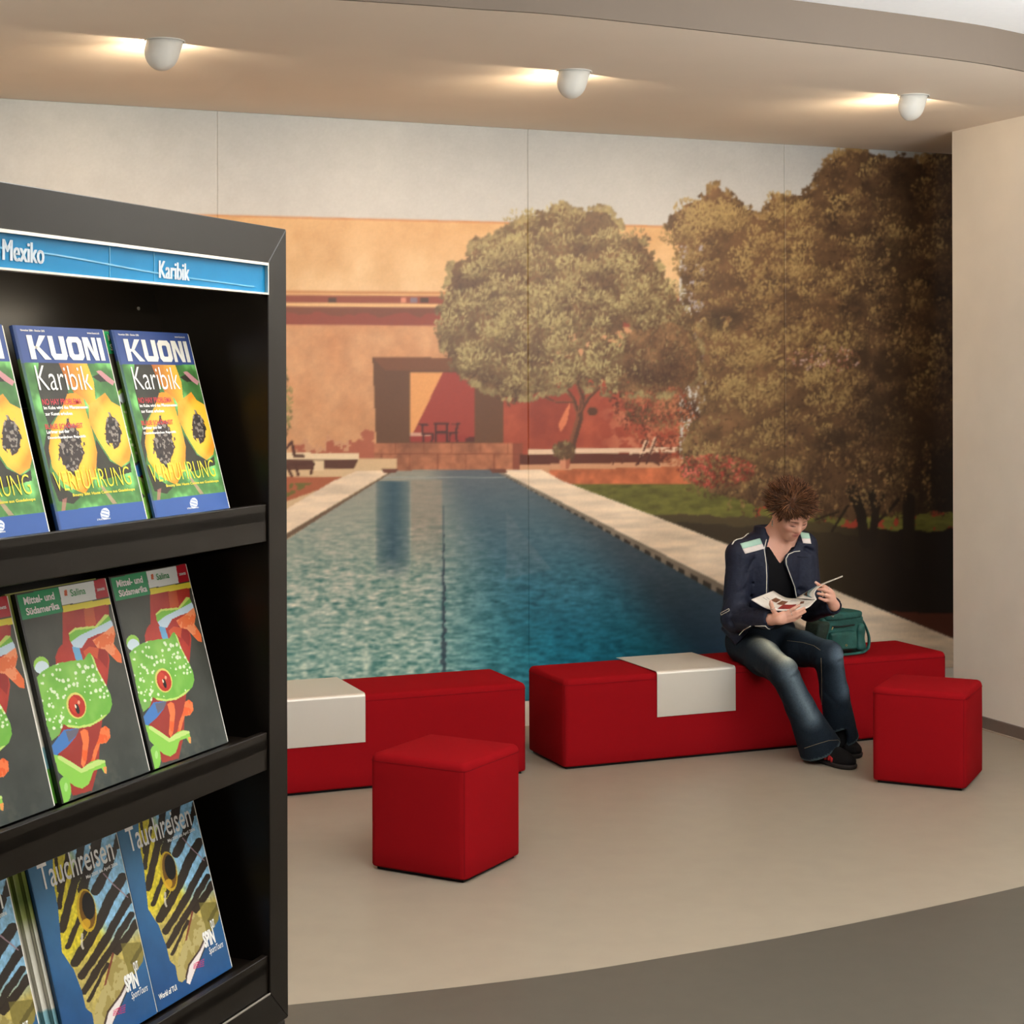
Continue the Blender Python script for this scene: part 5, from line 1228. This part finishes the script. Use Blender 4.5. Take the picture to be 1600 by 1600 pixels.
# collar ring standing around the neck
cn0 = neck0 * 0.8 + hp(-0.03, 0, -0.05) * 0.2
for k in range(20):
    a = math.radians(-120 + 240 * k / 19 + 180); a2 = math.radians(-120 + 240 * (k + 1) / 19 + 180)
    c1 = cn0 + fw0 * 0.078 * math.cos(a) + lt0 * 0.085 * math.sin(a); 
    if k < 19:
        c2 = cn0 + fw0 * 0.078 * math.cos(a2) + lt0 * 0.085 * math.sin(a2)
        jk.cap(c1 + up0 * 0.0, c2 + up0 * 0.0, 0.013, 0.013, 0.012); jk.cap(c1 + up0 * 0.022 - fw0 * 0.006, c2 + up0 * 0.022 - fw0 * 0.006, 0.010, 0.010, 0.012); jk.cap(c1 + up0 * 0.04 - fw0 * 0.012, c2 + up0 * 0.04 - fw0 * 0.012, 0.008, 0.008, 0.012); jk.cap(c1 - up0 * 0.02, c2 - up0 * 0.02, 0.014, 0.014, 0.012)
# folds
rw = np.random.default_rng(5)
def folds(S_, a, b, r0, n, seed, depth=0.006):
    rr = np.random.default_rng(seed); ab = b - a; L = np.linalg.norm(ab); d = ab / L
    s1 = np.cross(d, [0.3, 0.2, 0.9]); s1 /= np.linalg.norm(s1); s2 = np.cross(d, s1)
    for _ in range(n):
        t = rr.uniform(0.08, 0.95); an = rr.uniform(0, 6.28); da = rr.uniform(0.6, 1.3); sk = rr.normal(0, 0.06)
        pts = []
        for j in range(4):
            q_ = an + da * (j / 3 - 0.5); pts.append(a + d * (L * t + sk * (j / 3 - 0.5)) + (s1 * math.cos(q_) + s2 * math.sin(q_)) * (r0 + 0.003))
        S_.chain(pts, [0.0005, depth * 0.75, depth * 0.75, 0.0005], 0.016, sub=True)
folds(jk, shR, elR, 0.066, 9, 1); folds(jk, elR, wrR, 0.052, 12, 2); folds(jk, shL, elL, 0.062, 6, 3); folds(jk, elL, wrL, 0.05, 6, 4)
folds(jk, chest, pelv, 0.16, 10, 6, 0.007)
X, Y, Z = jk.grid(); pxg, pyg = to_px(np.stack([X, Y, Z], -1))
fwd = (X - chest[0]) * fw0[0] + (Y - chest[1]) * fw0[1]; lat = (X - chest[0]) * lt0[0] + (Y - chest[1]) * lt0[1]
OPEN = [(1190, 800), (1260, 800), (1247, 842), (1240, 858), (1227, 868), (1225, 880), (1232, 897), (1239, 915), (1243, 935), (1246, 965), (1262, 1030), (1190, 1030), (1196, 1000), (1199, 960), (1200, 925), (1200.5, 900), (1199, 880), (1195.5, 862), (1200, 846), (1203, 838)]
opn = inpoly(pxg, pyg, OPEN) & (fwd > 0.015) & (np.abs(lat) < 0.16)
# keep the sleeves in front of the opening
def seg_d(a, b):
    ab = b - a; t = np.clip(((X - a[0]) * ab[0] + (Y - a[1]) * ab[1] + (Z - a[2]) * ab[2]) / (ab @ ab), 0, 1)
    return np.sqrt((X - a[0] - t * ab[0]) ** 2 + (Y - a[1] - t * ab[1]) ** 2 + (Z - a[2] - t * ab[2]) ** 2)
opn &= (seg_d(elR, wrR) > 0.07) & (seg_d(elL, wrL) > 0.06)
jk.F = np.where(opn, np.maximum(jk.F, 0.003), jk.F)
hemcut = inpoly(pxg, pyg, [(1090, 972), (1119, 974), (1150, 1009), (1177, 977), (1200, 984), (1216, 987), (1246, 990), (1262, 985), (1285, 1000), (1285, 1060), (1090, 1060)]) & (seg_d(elL, wrL) > 0.06)
jk.F = np.where(hemcut, np.maximum(jk.F, 0.003), jk.F)
# hollow around the neck and cuffs
jk.chain([neck0 - up0 * 0.02, hp(-0.035, 0, -0.06)], [0.062, 0.066], 0.0, sub=True)
jk.cap(wrR * 0.9 + elR * 0.1, wrR * 1.1 - elR * 0.1, 0.030, 0.034, 0.0, sub=True); jk.cap(wrL * 0.9 + elL * 0.1, wrL * 1.1 - elL * 0.1, 0.030, 0.034, 0.0, sub=True)
# flat hem above the bench and the lap
V, Fq = jk.mesh(); V = relax(V, Fq, 1, 0.5)
jacket = put('jacket', V, Fq, M_jacket)
from mathutils.bvhtree import BVHTree
def bvh_of(V, Fq): return BVHTree.FromPolygons([tuple(v) for v in V], [tuple(f) for f in Fq])
jb = bvh_of(V, Fq)
camv = Vector((0, 0, CAMH))
def on_surface(bvh, px, py, lift=0.0015, fallback=7.8):
    """point of a garment met along a sight line (used only to lay trimmings onto the cloth)"""
    for k in range(0, 24):
        d = (Vector(at(px, py + k, 8.0)) - camv).normalized(); h = bvh.ray_cast(camv + d * 7.0, d)
        if h[0] is not None: break
    if h[0] is None: return Vector(at(px, py, fallback)), -d
    return h[0] + h[1] * lift, h[1]
def densify(pts, n=5):
    out = []
    for a, b in zip(pts[:-1], pts[1:]): out += [(a[0] + (b[0] - a[0]) * i / n, a[1] + (b[1] - a[1]) * i / n) for i in range(n)]
    return out + [pts[-1]]
M_pipe = mat('white_piping', (226, 220, 204), rough=0.6); M_mint = mat('mint_patch_cloth', (176, 212, 192), rough=0.8, vary=0.05); M_patchw = mat('white_patch_cloth', (228, 216, 208), rough=0.8, vary=0.05)
def piping(pts, r=0.0022, name='piping', m=None, bv=None, fb=7.8):
    pp = [on_surface(bv or jb, x, y, 0.001, fb)[0] - PO_V for x, y in densify(pts)]
    # drop outliers where the sight line slips past the cloth
    for i in range(1, len(pp)):
        if (pp[i] - pp[i - 1]).length > 0.05: pp[i] = pp[i - 1] + (pp[i] - pp[i - 1]).normalized() * 0.006
    return MB().tube(pp, r, 6).build(name, m or M_pipe, jacket, smooth=True)
PO_V = Vector(PO)
piping([(1197.5, 843), (1194, 858), (1197, 880), (1198, 900), (1197.5, 928)]); piping([(1250, 861), (1241, 862), (1232, 866), (1228, 873), (1228.5, 882), (1235.5, 901), (1241.5, 917), (1245, 935)])
piping([(1173, 978), (1162, 984), (1153, 994), (1146, 1003)]); piping([(1170, 827), (1158, 833), (1150, 841), (1144, 851)], 0.003)
def patch(quad, name, m, nu=8, nv=5, bv=None, parent=None, lift=0.003):
    P = []
    for j in range(nv + 1):
        for i in range(nu + 1):
            u, v = i / nu, j / nv
            a = np.array(quad[0]) * (1 - u) + np.array(quad[1]) * u; b = np.array(quad[3]) * (1 - u) + np.array(quad[2]) * u; c = a * (1 - v) + b * v
            P.append(on_surface(bv or jb, c[0], c[1], lift)[0] - PO_V)
    f = [(j * (nu + 1) + i, (j + 1) * (nu + 1) + i, (j + 1) * (nu + 1) + i + 1, j * (nu + 1) + i + 1) for j in range(nv) for i in range(nu)]
    o = mesh(name, P, f, m, parent or jacket, smooth=True); so = o.modifiers.new('thick', 'SOLIDIFY'); so.thickness = 0.0015; so.offset = 0; return o
patch([(1156.5, 850), (1187.5, 841.5), (1191, 850), (1160, 858)], 'shoulder_patch', M_mint); patch([(1160, 858), (1191, 850), (1194.5, 857.5), (1164, 865.5)], 'shoulder_patch', M_patchw)
patch([(1249.5, 832), (1263.5, 834), (1265.5, 842), (1252.5, 842)], 'shoulder_patch', M_mint); patch([(1252.5, 842), (1265.5, 842), (1267, 850), (1254.5, 849)], 'shoulder_patch', M_patchw)
piping([(1126, 958), (1139, 951), (1140, 954), (1127, 961), (1126, 958)], 0.0014, 'pocket_edge')
piping([(1245, 870), (1263, 871)], 0.0012, 'chest_pocket', M_top); piping([(1180, 978), (1196, 978), (1200, 982), (1212, 984)], 0.0022, 'drawcord')

M_jeans = mat('washed_denim', None, rough=0.8, spec=0.2, vary=0.16, vscale=160, bump=0.5, bscale=40, bdist=0.006, attr='print')
jn = SDF((0.9, 7.3, 0.0), (1.68, 8.26, 0.66), 0.0058)
jn.ell(pelv + up0 * 0.0, (0.128, 0.172, 0.098), [fw0, lt0, up0], 0.05)
hemR, hemL = A_(1282, 1170, 7.61), A_(1316, 1154, 7.76)
for hi, kn, he, ru in ((hipR, kneeR, hemR, 0.098), (hipL, kneeL, hemL, 0.076)):
    jn.chain([hi, hi * 0.5 + kn * 0.5, kn], [0.090, 0.077, 0.064], 0.03); mid = kn * 0.55 + he * 0.45
    jn.chain([kn, mid, he], [0.063, 0.062, ru], 0.025)
for hi, kn, he in ((hipR, kneeR, hemR), (hipL, kneeL, hemL)):
    folds(jn, hi, kn, 0.083, 5, 11, 0.005); folds(jn, kn, he, 0.068, 5, 12, 0.004)
    # cut the flared leg off above the shoe and hollow it
    d = (he - kn) / np.linalg.norm(he - kn); X, Y, Z = jn.grid()
    pl = (X - he[0]) * d[0] + (Y - he[1]) * d[1] + (Z - he[2]) * d[2]
    rad = np.sqrt((X - he[0]) ** 2 + (Y - he[1]) ** 2 + (Z - he[2]) ** 2)
    jn.F = np.where(rad < 0.16, np.maximum(jn.F, pl), jn.F)
    jn.cap(he - d * 0.05, he + d * 0.05, 0.05, 0.082 if he is hemR else 0.07, 0.0, sub=True)
    folds(jn, kn - (he - kn) * 0.06, kn + (he - kn) * 0.06, 0.069, 3, 13, 0.004)
V, Fq = jn.mesh(); V[:, 2] = np.maximum(V[:, 2], 0.004); V = relax(V, Fq, 1, 0.5)
bz = BH + 0.006
pk, _ = to_px(V)
inb = ((V[:, 0] - b2fl.x) * fw0[0] + (V[:, 1] - b2fl.y) * fw0[1]) < 0.0
V[:, 2] = np.where(inb & (V[:, 2] < bz), bz, V[:, 2])                # sits on the bench top
cj = np.tile(np.array([26, 35, 44.0]), (len(V), 1))
def fade(a, b, off, r, c, w_):
    a = a + off; b = b + off; ab = b - a; t = np.clip(((V - a) @ ab) / (ab @ ab + 1e-9), 0, 1); d_ = np.linalg.norm(V - a - t[:, None] * ab, axis=1)
    w = (np.clip(1 - d_ / r, 0, 1) ** 1.2 * w_)[:, None]; cj[:] = cj * (1 - w) + np.array(c, float) * w
offv = up0 * 0.075 + fw0 * 0.03 
fade(hipR * 0.6 + kneeR * 0.4, kneeR, offv - lt0 * 0.0, 0.085, (176, 178, 162), 1.25); fade(kneeR, kneeR * 0.45 + hemR * 0.55, fw0 * 0.07, 0.075, (118, 134, 142), 0.9)
fade(hipL * 0.75 + kneeL * 0.25, kneeL, up0 * 0.085 + fw0 * 0.01, 0.06, (92, 106, 112), 0.8); fade(kneeL, kneeL, fw0 * 0.075 + lt0 * 0.03 + up0 * 0.01, 0.075, (132, 146, 156), 0.95); fade(kneeL, kneeL * 0.6 + hemL * 0.4, fw0 * 0.07 + lt0 * 0.02, 0.07, (92, 110, 124), 0.8)
for he, kn in ((hemR, kneeR), (hemL, kneeL)):
    d = (he - kn) / np.linalg.norm(he - kn); t = (V - he) @ d; dd = np.linalg.norm(V - he, axis=1)
    w = ((t > -0.012) & (dd < 0.15)).astype(float)[:, None] * 0.6; cj[:] = cj * (1 - w) + np.array([104, 122, 124.]) * w
jeans = put('jeans', V, Fq, M_jeans, colors=s2l(cj))
jnb = bvh_of(V, Fq)
M_stitch = mat('tan_stitching', (150, 136, 104), rough=0.7)
def stitch(pts, name='stitching', r=0.0009):
    pp = [on_surface(jnb, x, y, 0.0004)[0] - PO_V for x, y in densify(pts)]
    for i in range(1, len(pp)):
        if (pp[i] - pp[i - 1]).length > 0.05: pp[i] = pp[i - 1] + (pp[i] - pp[i - 1]).normalized() * 0.006
    MB().tube(pp, r, 5).build(name, M_stitch, jeans, smooth=True)
stitch([(1230, 1001), (1255, 1004), (1272, 1009), (1282, 1016)]); stitch([(1283, 1028), (1284, 1060), (1284, 1090), (1284, 1106)]); stitch([(1257, 1169), (1275, 1163), (1295, 1157), (1313, 1156)])

M_sock = mat('black_sock', (18, 17, 18), rough=0.9)
for nm, kn, an in (('sock', kneeR, ankR), ('sock', kneeL, ankL)):
    d = (kn - an) / np.linalg.norm(kn - an); S = SDF(an - 0.12, an + 0.12 + d * 0.08, 0.006); S.cap(an - up0 * 0.03, an + d * 0.10, 0.041, 0.043, 0); V, Fq = S.mesh(); put(nm, V, Fq, M_sock)
# ---- shoes
M_shoe = mat('black_suede', (20, 18, 18), rough=0.85, spec=0.2, vary=0.15, vscale=150, bump=0.2); M_sole = mat('dark_rubber_sole', (38, 33, 31), rough=0.7); M_redlogo = mat('red_shoe_patch', (190, 34, 38), rough=0.6)
def shoe(heel, toe, wide=0.046):
    heel, toe = np.array(heel), np.array(toe); d = (toe - heel); L = np.linalg.norm(d); d /= L; s = np.array([d[1], -d[0], 0])
    lo = np.minimum(heel, toe) - 0.09; hi_ = np.maximum(heel, toe) + 0.09; lo[2] = -0.02; hi_[2] = 0.2
    S = SDF(lo, hi_, 0.005); ax = [d, s, up0]
    S.ell(heel + d * 0.045 + up0 * 0.045, (0.055, 0.036, 0.048), ax, 0.03); S.ell(heel + d * L * 0.52 + up0 * 0.042, (0.10, 0.042, 0.046), ax, 0.03); S.ell(toe - d * 0.06 + up0 * 0.032, (0.064, wide, 0.034), ax, 0.03)
    S.cap(heel + d * 0.05 + up0 * 0.07, heel + d * 0.04 + up0 * 0.125, 0.042, 0.040, 0.02)
    X, Y, Z = S.grid(); S.F = np.maximum(S.F, 0.016 - Z)
    V, Fq = S.mesh(); up = put('shoe', relax(V, Fq, 1), Fq, M_shoe)
    S2 = SDF(lo, hi_, 0.005)
    S2.ell(heel + d * 0.045 + up0 * 0.02, (0.060, 0.041, 0.05), ax, 0.03); S2.ell(heel + d * L * 0.5 + up0 * 0.02, (0.10, 0.045, 0.05), ax, 0.03); S2.ell(toe - d * 0.06 + up0 * 0.02, (0.068, wide + 0.004, 0.05), ax, 0.03)
    X, Y, Z = S2.grid(); S2.F = np.maximum(S2.F, np.maximum(0.001 - Z, Z - 0.022))
    V2, F2 = S2.mesh(); put('sole', V2, F2, M_sole, parent=None).parent = up
    return up, bvh_of(V, Fq)
sR, sbR = shoe(np.array(on_z(1262, 1183, 0)), np.array(on_z(1333, 1203, 0)))
sL, sbL = shoe(np.array(on_z(1300, 1162, 0)), np.array(on_z(1337, 1186, 0)))
def shoe_patch(quad): patch(quad, 'shoe_emblem', M_redlogo, 3, 3, sbR, sR, 0.002)
shoe_patch([(1287, 1178), (1291.5, 1177), (1292, 1187), (1288, 1187)]); shoe_patch([(1293, 1177.5), (1297, 1180), (1297, 1189), (1293, 1188)]); shoe_patch([(1298, 1181), (1301.5, 1185), (1301, 1192), (1298, 1190)])
M_silver = mat('silver', (214, 210, 202), rough=0.25, metal=0.9)
def ring_at(c, d, r):
    d = Vector(d).normalized(); a = d.orthogonal().normalized(); b_ = d.cross(a); c = Vector(c) - PO_V
    MB().tube([c + a * math.cos(2 * math.pi * k / 14) * r + b_ * math.sin(2 * math.pi * k / 14) * r for k in range(15)], 0.0014, 6, cap=False).build('finger_ring', M_silver, person, smooth=True)
ring_at(A_(1236, 954, 7.568), A_(1240, 951, 7.562) - A_(1230, 957, 7.575), 0.0088); ring_at(A_(1237.5, 959.5, 7.566), A_(1244, 957, 7.560) - A_(1231, 962, 7.572), 0.0088); ring_at(A_(1207, 950.5, 7.583), A_(1205, 944, 7.578) - A_(1208, 953, 7.585), 0.0106); ring_at(A_(1294, 919.5, 7.686), A_(1289, 916.5, 7.682) - A_(1298, 922.5, 7.69), 0.0088); ring_at(A_(1289, 930, 7.677), A_(1278, 927.5, 7.69) - A_(1290, 930, 7.676), 0.0088)
ec = Vector(hp(-0.010, -0.080, -0.045)) - PO_V
MB().tube([ec, ec + Vector((0, 0, -0.006)), ec + Vector((0, 0, -0.013)), ec + Vector((0, 0, -0.022)), ec + Vector((0, 0, -0.031))], [0.001, 0.0035, 0.002, 0.004, 0.001], 8).build('earring', M_silver, person, smooth=True)

# ------------------------------------------------------------------ the magazine she holds
M_paper = mat('magazine_paper', (226, 218, 206), rough=0.45, spec=0.4, vary=0.04, vscale=80); M_ink = mat('grey_print', (140, 134, 128), rough=0.5); M_pic = mat('brown_picture_print', (120, 76, 52), rough=0.4, vary=0.5, vscale=120); M_pic2 = mat('red_picture_print', (150, 52, 46), rough=0.4, vary=0.5, vscale=120); M_tealp = mat('teal_picture_print', (120, 148, 150), rough=0.4, vary=0.3, vscale=90)
mag = empty('open_magazine', at(1240, 950, 7.62)); tag(mag, 'open magazine with a raised page held in the reader\'s hands', 'magazine')
MO = Vector(mag.location)
def loft(rows, nu=14, nv=6):
    """rows: list of polylines of 3-d points with equal counts, Catmull-smoothed along and lerped across"""
    R = []
    for row in rows:
        pts = [np.array(p) for p in row]; P = [2 * pts[0] - pts[1]] + pts + [2 * pts[-1] - pts[-2]]; out = []
        for i in range(1, len(P) - 2):
            for k in range(nu):
                t = k / nu; out.append(0.5 * ((2 * P[i]) + (-P[i - 1] + P[i + 1]) * t + (2 * P[i - 1] - 5 * P[i] + 4 * P[i + 1] - P[i + 2]) * t * t + (-P[i - 1] + 3 * P[i] - 3 * P[i + 1] + P[i + 2]) * t ** 3))
        out.append(P[-2]); R.append(np.array(out))
    G = []
    for a, b in zip(R[:-1], R[1:]):
        for k in range(nv): G.append(a * (1 - k / nv) + b * k / nv)
    G.append(R[-1]); return np.array(G)
def sheet(G, name, m, th, parent=mag, org=MO):
    h, w = G.shape[:2]; idx = np.arange(h * w).reshape(h, w)
    f = np.stack([idx[:-1, :-1], idx[1:, :-1], idx[1:, 1:], idx[:-1, 1:]], -1).reshape(-1, 4)
    o = mesh(name, (G.reshape(-1, 3) - np.array(org)), f, m, parent, smooth=True)
    so = o.modifiers.new('thick', 'SOLIDIFY'); so.thickness = th; so.offset = 0; return o
nearE = [A_(1174, 937, 7.63), A_(1197, 950, 7.60), A_(1221, 954, 7.592), A_(1258, 951, 7.60), A_(1275, 937, 7.655)]
farE = [A_(1208, 923.5, 7.76), A_(1226, 933.5, 7.745), A_(1243, 935.5, 7.74), A_(1260, 933.5, 7.75), A_(1275.2, 936, 7.70)]
G = loft([farE, nearE]); left = sheet(G, 'lower_pages', M_paper, 0.004)
def decal(G, u0, u1, v0, v1, name, m, par, side=1, lift=0.0026):
    h, w = G.shape[:2]; js = np.linspace(v0 * (h - 1), v1 * (h - 1), 4); is_ = np.linspace(u0 * (w - 1), u1 * (w - 1), 8)
    P = []
    for j in js:
        for i in is_:
            j0, i0 = int(min(j, h - 2)), int(min(i, w - 2)); fj, fi = j - j0, i - i0
            p = (G[j0, i0] * (1 - fi) + G[j0, i0 + 1] * fi) * (1 - fj) + (G[j0 + 1, i0] * (1 - fi) + G[j0 + 1, i0 + 1] * fi) * fj
            n = np.cross(G[j0, i0 + 1] - G[j0, i0], G[j0 + 1, i0] - G[j0, i0]); n /= np.linalg.norm(n) + 1e-9
            if n @ (p - np.array(camv)) > 0: n = -n
            P.append(Vector(p + n * lift) - MO)
    f = [(j * 8 + i, (j + 1) * 8 + i, (j + 1) * 8 + i + 1, j * 8 + i + 1) for j in range(3) for i in range(7)]
    return mesh(name, P, f, m, par, smooth=True)
decal(G, 0.16, 0.27, 0.25, 0.52, 'printed_picture', M_pic, left); decal(G, 0.30, 0.44, 0.28, 0.60, 'printed_picture', M_pic, left); decal(G, 0.42, 0.62, 0.55, 0.92, 'printed_picture', M_pic2, left); decal(G, 0.66, 0.72, 0.35, 0.55, 'printed_picture', M_pic, left)
for v in (0.12, 0.2, 0.28): decal(G, 0.46, 0.88, v, v + 0.025, 'printed_line', M_ink, left)
decal(G, 0.08, 0.14, 0.5, 0.52, 'printed_line', M_ink, left); decal(G, 0.05, 0.13, 0.6, 0.62, 'printed_line', M_ink, left); decal(G, 0.74, 0.84, 0.62, 0.64, 'printed_line', M_ink, left)
upA = [A_(1244, 934.5, 7.745), A_(1262, 924, 7.765), A_(1282, 913, 7.775), A_(1316.5, 899.5, 7.80)]
upB = [A_(1276, 937, 7.66), A_(1273, 926, 7.675), A_(1284, 914.5, 7.685), A_(1316.5, 901, 7.71)]
G2 = loft([upA, upB]); rightp = sheet(G2, 'raised_page', M_paper, 0.0022)
fanB = [A_(1275.5, 937, 7.665), A_(1268, 929, 7.69), A_(1272, 921, 7.70), A_(1281, 914, 7.71)]; fanA = [A_(1246, 934.5, 7.745), A_(1256, 928, 7.755), A_(1266, 922, 7.765), A_(1280, 914.5, 7.77)]
G3 = loft([fanA, fanB]); sheet(G3, 'turned_page', M_paper, 0.002)
fanB2 = [A_(1275, 937, 7.67), A_(1263, 930, 7.695), A_(1264, 924, 7.71), A_(1272, 918, 7.72)]
G4 = loft([fanA, fanB2]); tq = sheet(G4, 'turned_page', M_tealp, 0.002); decal(G4, 0.25, 0.6, 0.3, 0.8, 'printed_picture', M_pic, tq)

# ------------------------------------------------------------------ the green bag beside her
M_bag = mat('green_leather', (38, 88, 80), rough=0.5, spec=0.4, vary=0.22, vscale=22, bump=0.6, bscale=34, bdist=0.008); M_bag_d = mat('dark_green_leather', (44, 58, 48), rough=0.6, spec=0.3, vary=0.25, vscale=24, bump=0.6, bscale=34, bdist=0.008); M_zip = mat('dark_zip', (22, 28, 26), rough=0.6); M_brass = mat('brass', (190, 164, 108), rough=0.35, metal=0.8)
bag0 = on_z(1304, 1018, BH + 0.006)
bag = empty('shoulder_bag', bag0, BRZ + math.radians(4)); bag.scale = (1.0, 1.0, 0.88); tag(bag, 'dark green leather shoulder bag on the bench beside the reader', 'bag')
def soft_box(x0, x1, y0, y1, z0, z1, r, seed=0, h=0.006, amp=0.004, skew=0.0):
    lo = (x0 - 0.03, y0 - 0.03, z0 - 0.03); hi_ = (x1 + 0.03 + abs(skew), y1 + 0.03, z1 + 0.03)
    S = SDF(lo, hi_, h); X, Y, Z = S.grid(); c = [(x0 + x1) / 2, (y0 + y1) / 2, (z0 + z1) / 2]; b_ = [(x1 - x0) / 2 - r, (y1 - y0) / 2 - r, (z1 - z0) / 2 - r]
    Xs = X - skew * (Z - z0)
    q = [np.abs(Xs - c[0]) - b_[0], np.abs(Y - c[1]) - b_[1], np.abs(Z - c[2]) - b_[2]]
    d = np.sqrt(sum(np.maximum(v, 0) ** 2 for v in q)) + np.minimum(np.maximum(q[0], np.maximum(q[1], q[2])), 0) - r
    rr = np.random.default_rng(seed); nz = 0
    for _ in range(7):
        k = rr.normal(0, 34, 3); nz = nz + np.sin(X * k[0] + Y * k[1] + Z * k[2] + rr.uniform(0, 6.28))
    d = d + amp * nz / 3; d = np.maximum(d, z0 - Z); S.F = d; return S.mesh()
def bagpart(name, m, args, parent=None, **kw):
    V, Fq = soft_box(*args, **kw); return mesh(name, V, Fq, m, parent or bag, smooth=True)
bagpart('bag_body', M_bag, (-0.125, 0.125, -0.075, 0.075, 0.0, 0.205, 0.022), seed=1)
pk1 = bagpart('front_pocket', M_bag, (-0.095, 0.062, -0.105, -0.06, 0.022, 0.125, 0.016), seed=2, amp=0.003)
bagpart('side_pocket', M_bag, (0.075, 0.122, -0.092, 0.06, 0.01, 0.165, 0.018), seed=3, amp=0.005)
ep = bagpart('flap_pocket', M_bag_d, (-0.178, -0.105, -0.085, 0.03, 0.07, 0.185, 0.02), seed=4, amp=0.003, skew=0.25)
bagpart('top_flap', M_bag, (-0.105, 0.11, -0.082, 0.078, 0.185, 0.226, 0.014), seed=5, amp=0.005)
zp = MB().tube([(-0.072, -0.079, 0.153), (-0.02, -0.082, 0.150), (0.058, -0.080, 0.154)], 0.0045, 8).build('zip', M_zip, bag, smooth=True)
MB().tube([(-0.072, -0.084, 0.152), (-0.076, -0.086, 0.146), (-0.08, -0.086, 0.138)], 0.0022, 6).build('zip_pull', M_brass, zp)
MB().tube([(-0.012 + 0.005 * math.cos(a), -0.108, 0.052 + 0.005 * math.sin(a)) for a in np.linspace(0, 6.28, 11)], 0.0015, 6, cap=False).build('clasp', M_brass, pk1)
MB().tube([(-0.075 + 0.006 * math.cos(a), -0.087, 0.214 + 0.006 * math.sin(a)) for a in np.linspace(0, 6.28, 11)], 0.0018, 6, cap=False).build('rivet', M_silver, bag)
sp_ = [(0.128, -0.02, 0.195), (0.142, -0.045, 0.15), (0.140, -0.085, 0.08), (0.105, -0.115, 0.018), (0.04, -0.128, 0.006), (-0.06, -0.132, 0.006), (-0.12, -0.118, 0.01)]
sp_ = [tuple(p) for p in loft([[np.array(q) for q in sp_]] * 2, nu=6, nv=1)[0]]
A1, B1, nn = [], [], []
for i, p in enumerate(sp_):
    t = i / (len(sp_) - 1); wdir = Vector((0.0, 1.0, 0.0)).lerp(Vector((0, 0.35, 0.94)), 0.0 if t > 0.6 else 0.2); 
    if t > 0.5: wdir = Vector((0, 0.75, 0.66))
    wdir.normalize(); A1.append(Vector(p) + wdir * 0.011); B1.append(Vector(p) - wdir * 0.011 * (1 if p[2] > 0.02 else 0.4)); tg_ = Vector(sp_[min(i + 1, len(sp_) - 1)]) - Vector(sp_[max(i - 1, 0)]); nn.append(tg_.cross(wdir))
MB().strip(A1, B1, 0.003, nn).build('shoulder_strap', M_bag, bag, smooth=True)
bagpart('strap_tab', M_bag_d, (0.112, 0.142, -0.04, 0.0, 0.16, 0.205, 0.008), seed=6, amp=0.002)
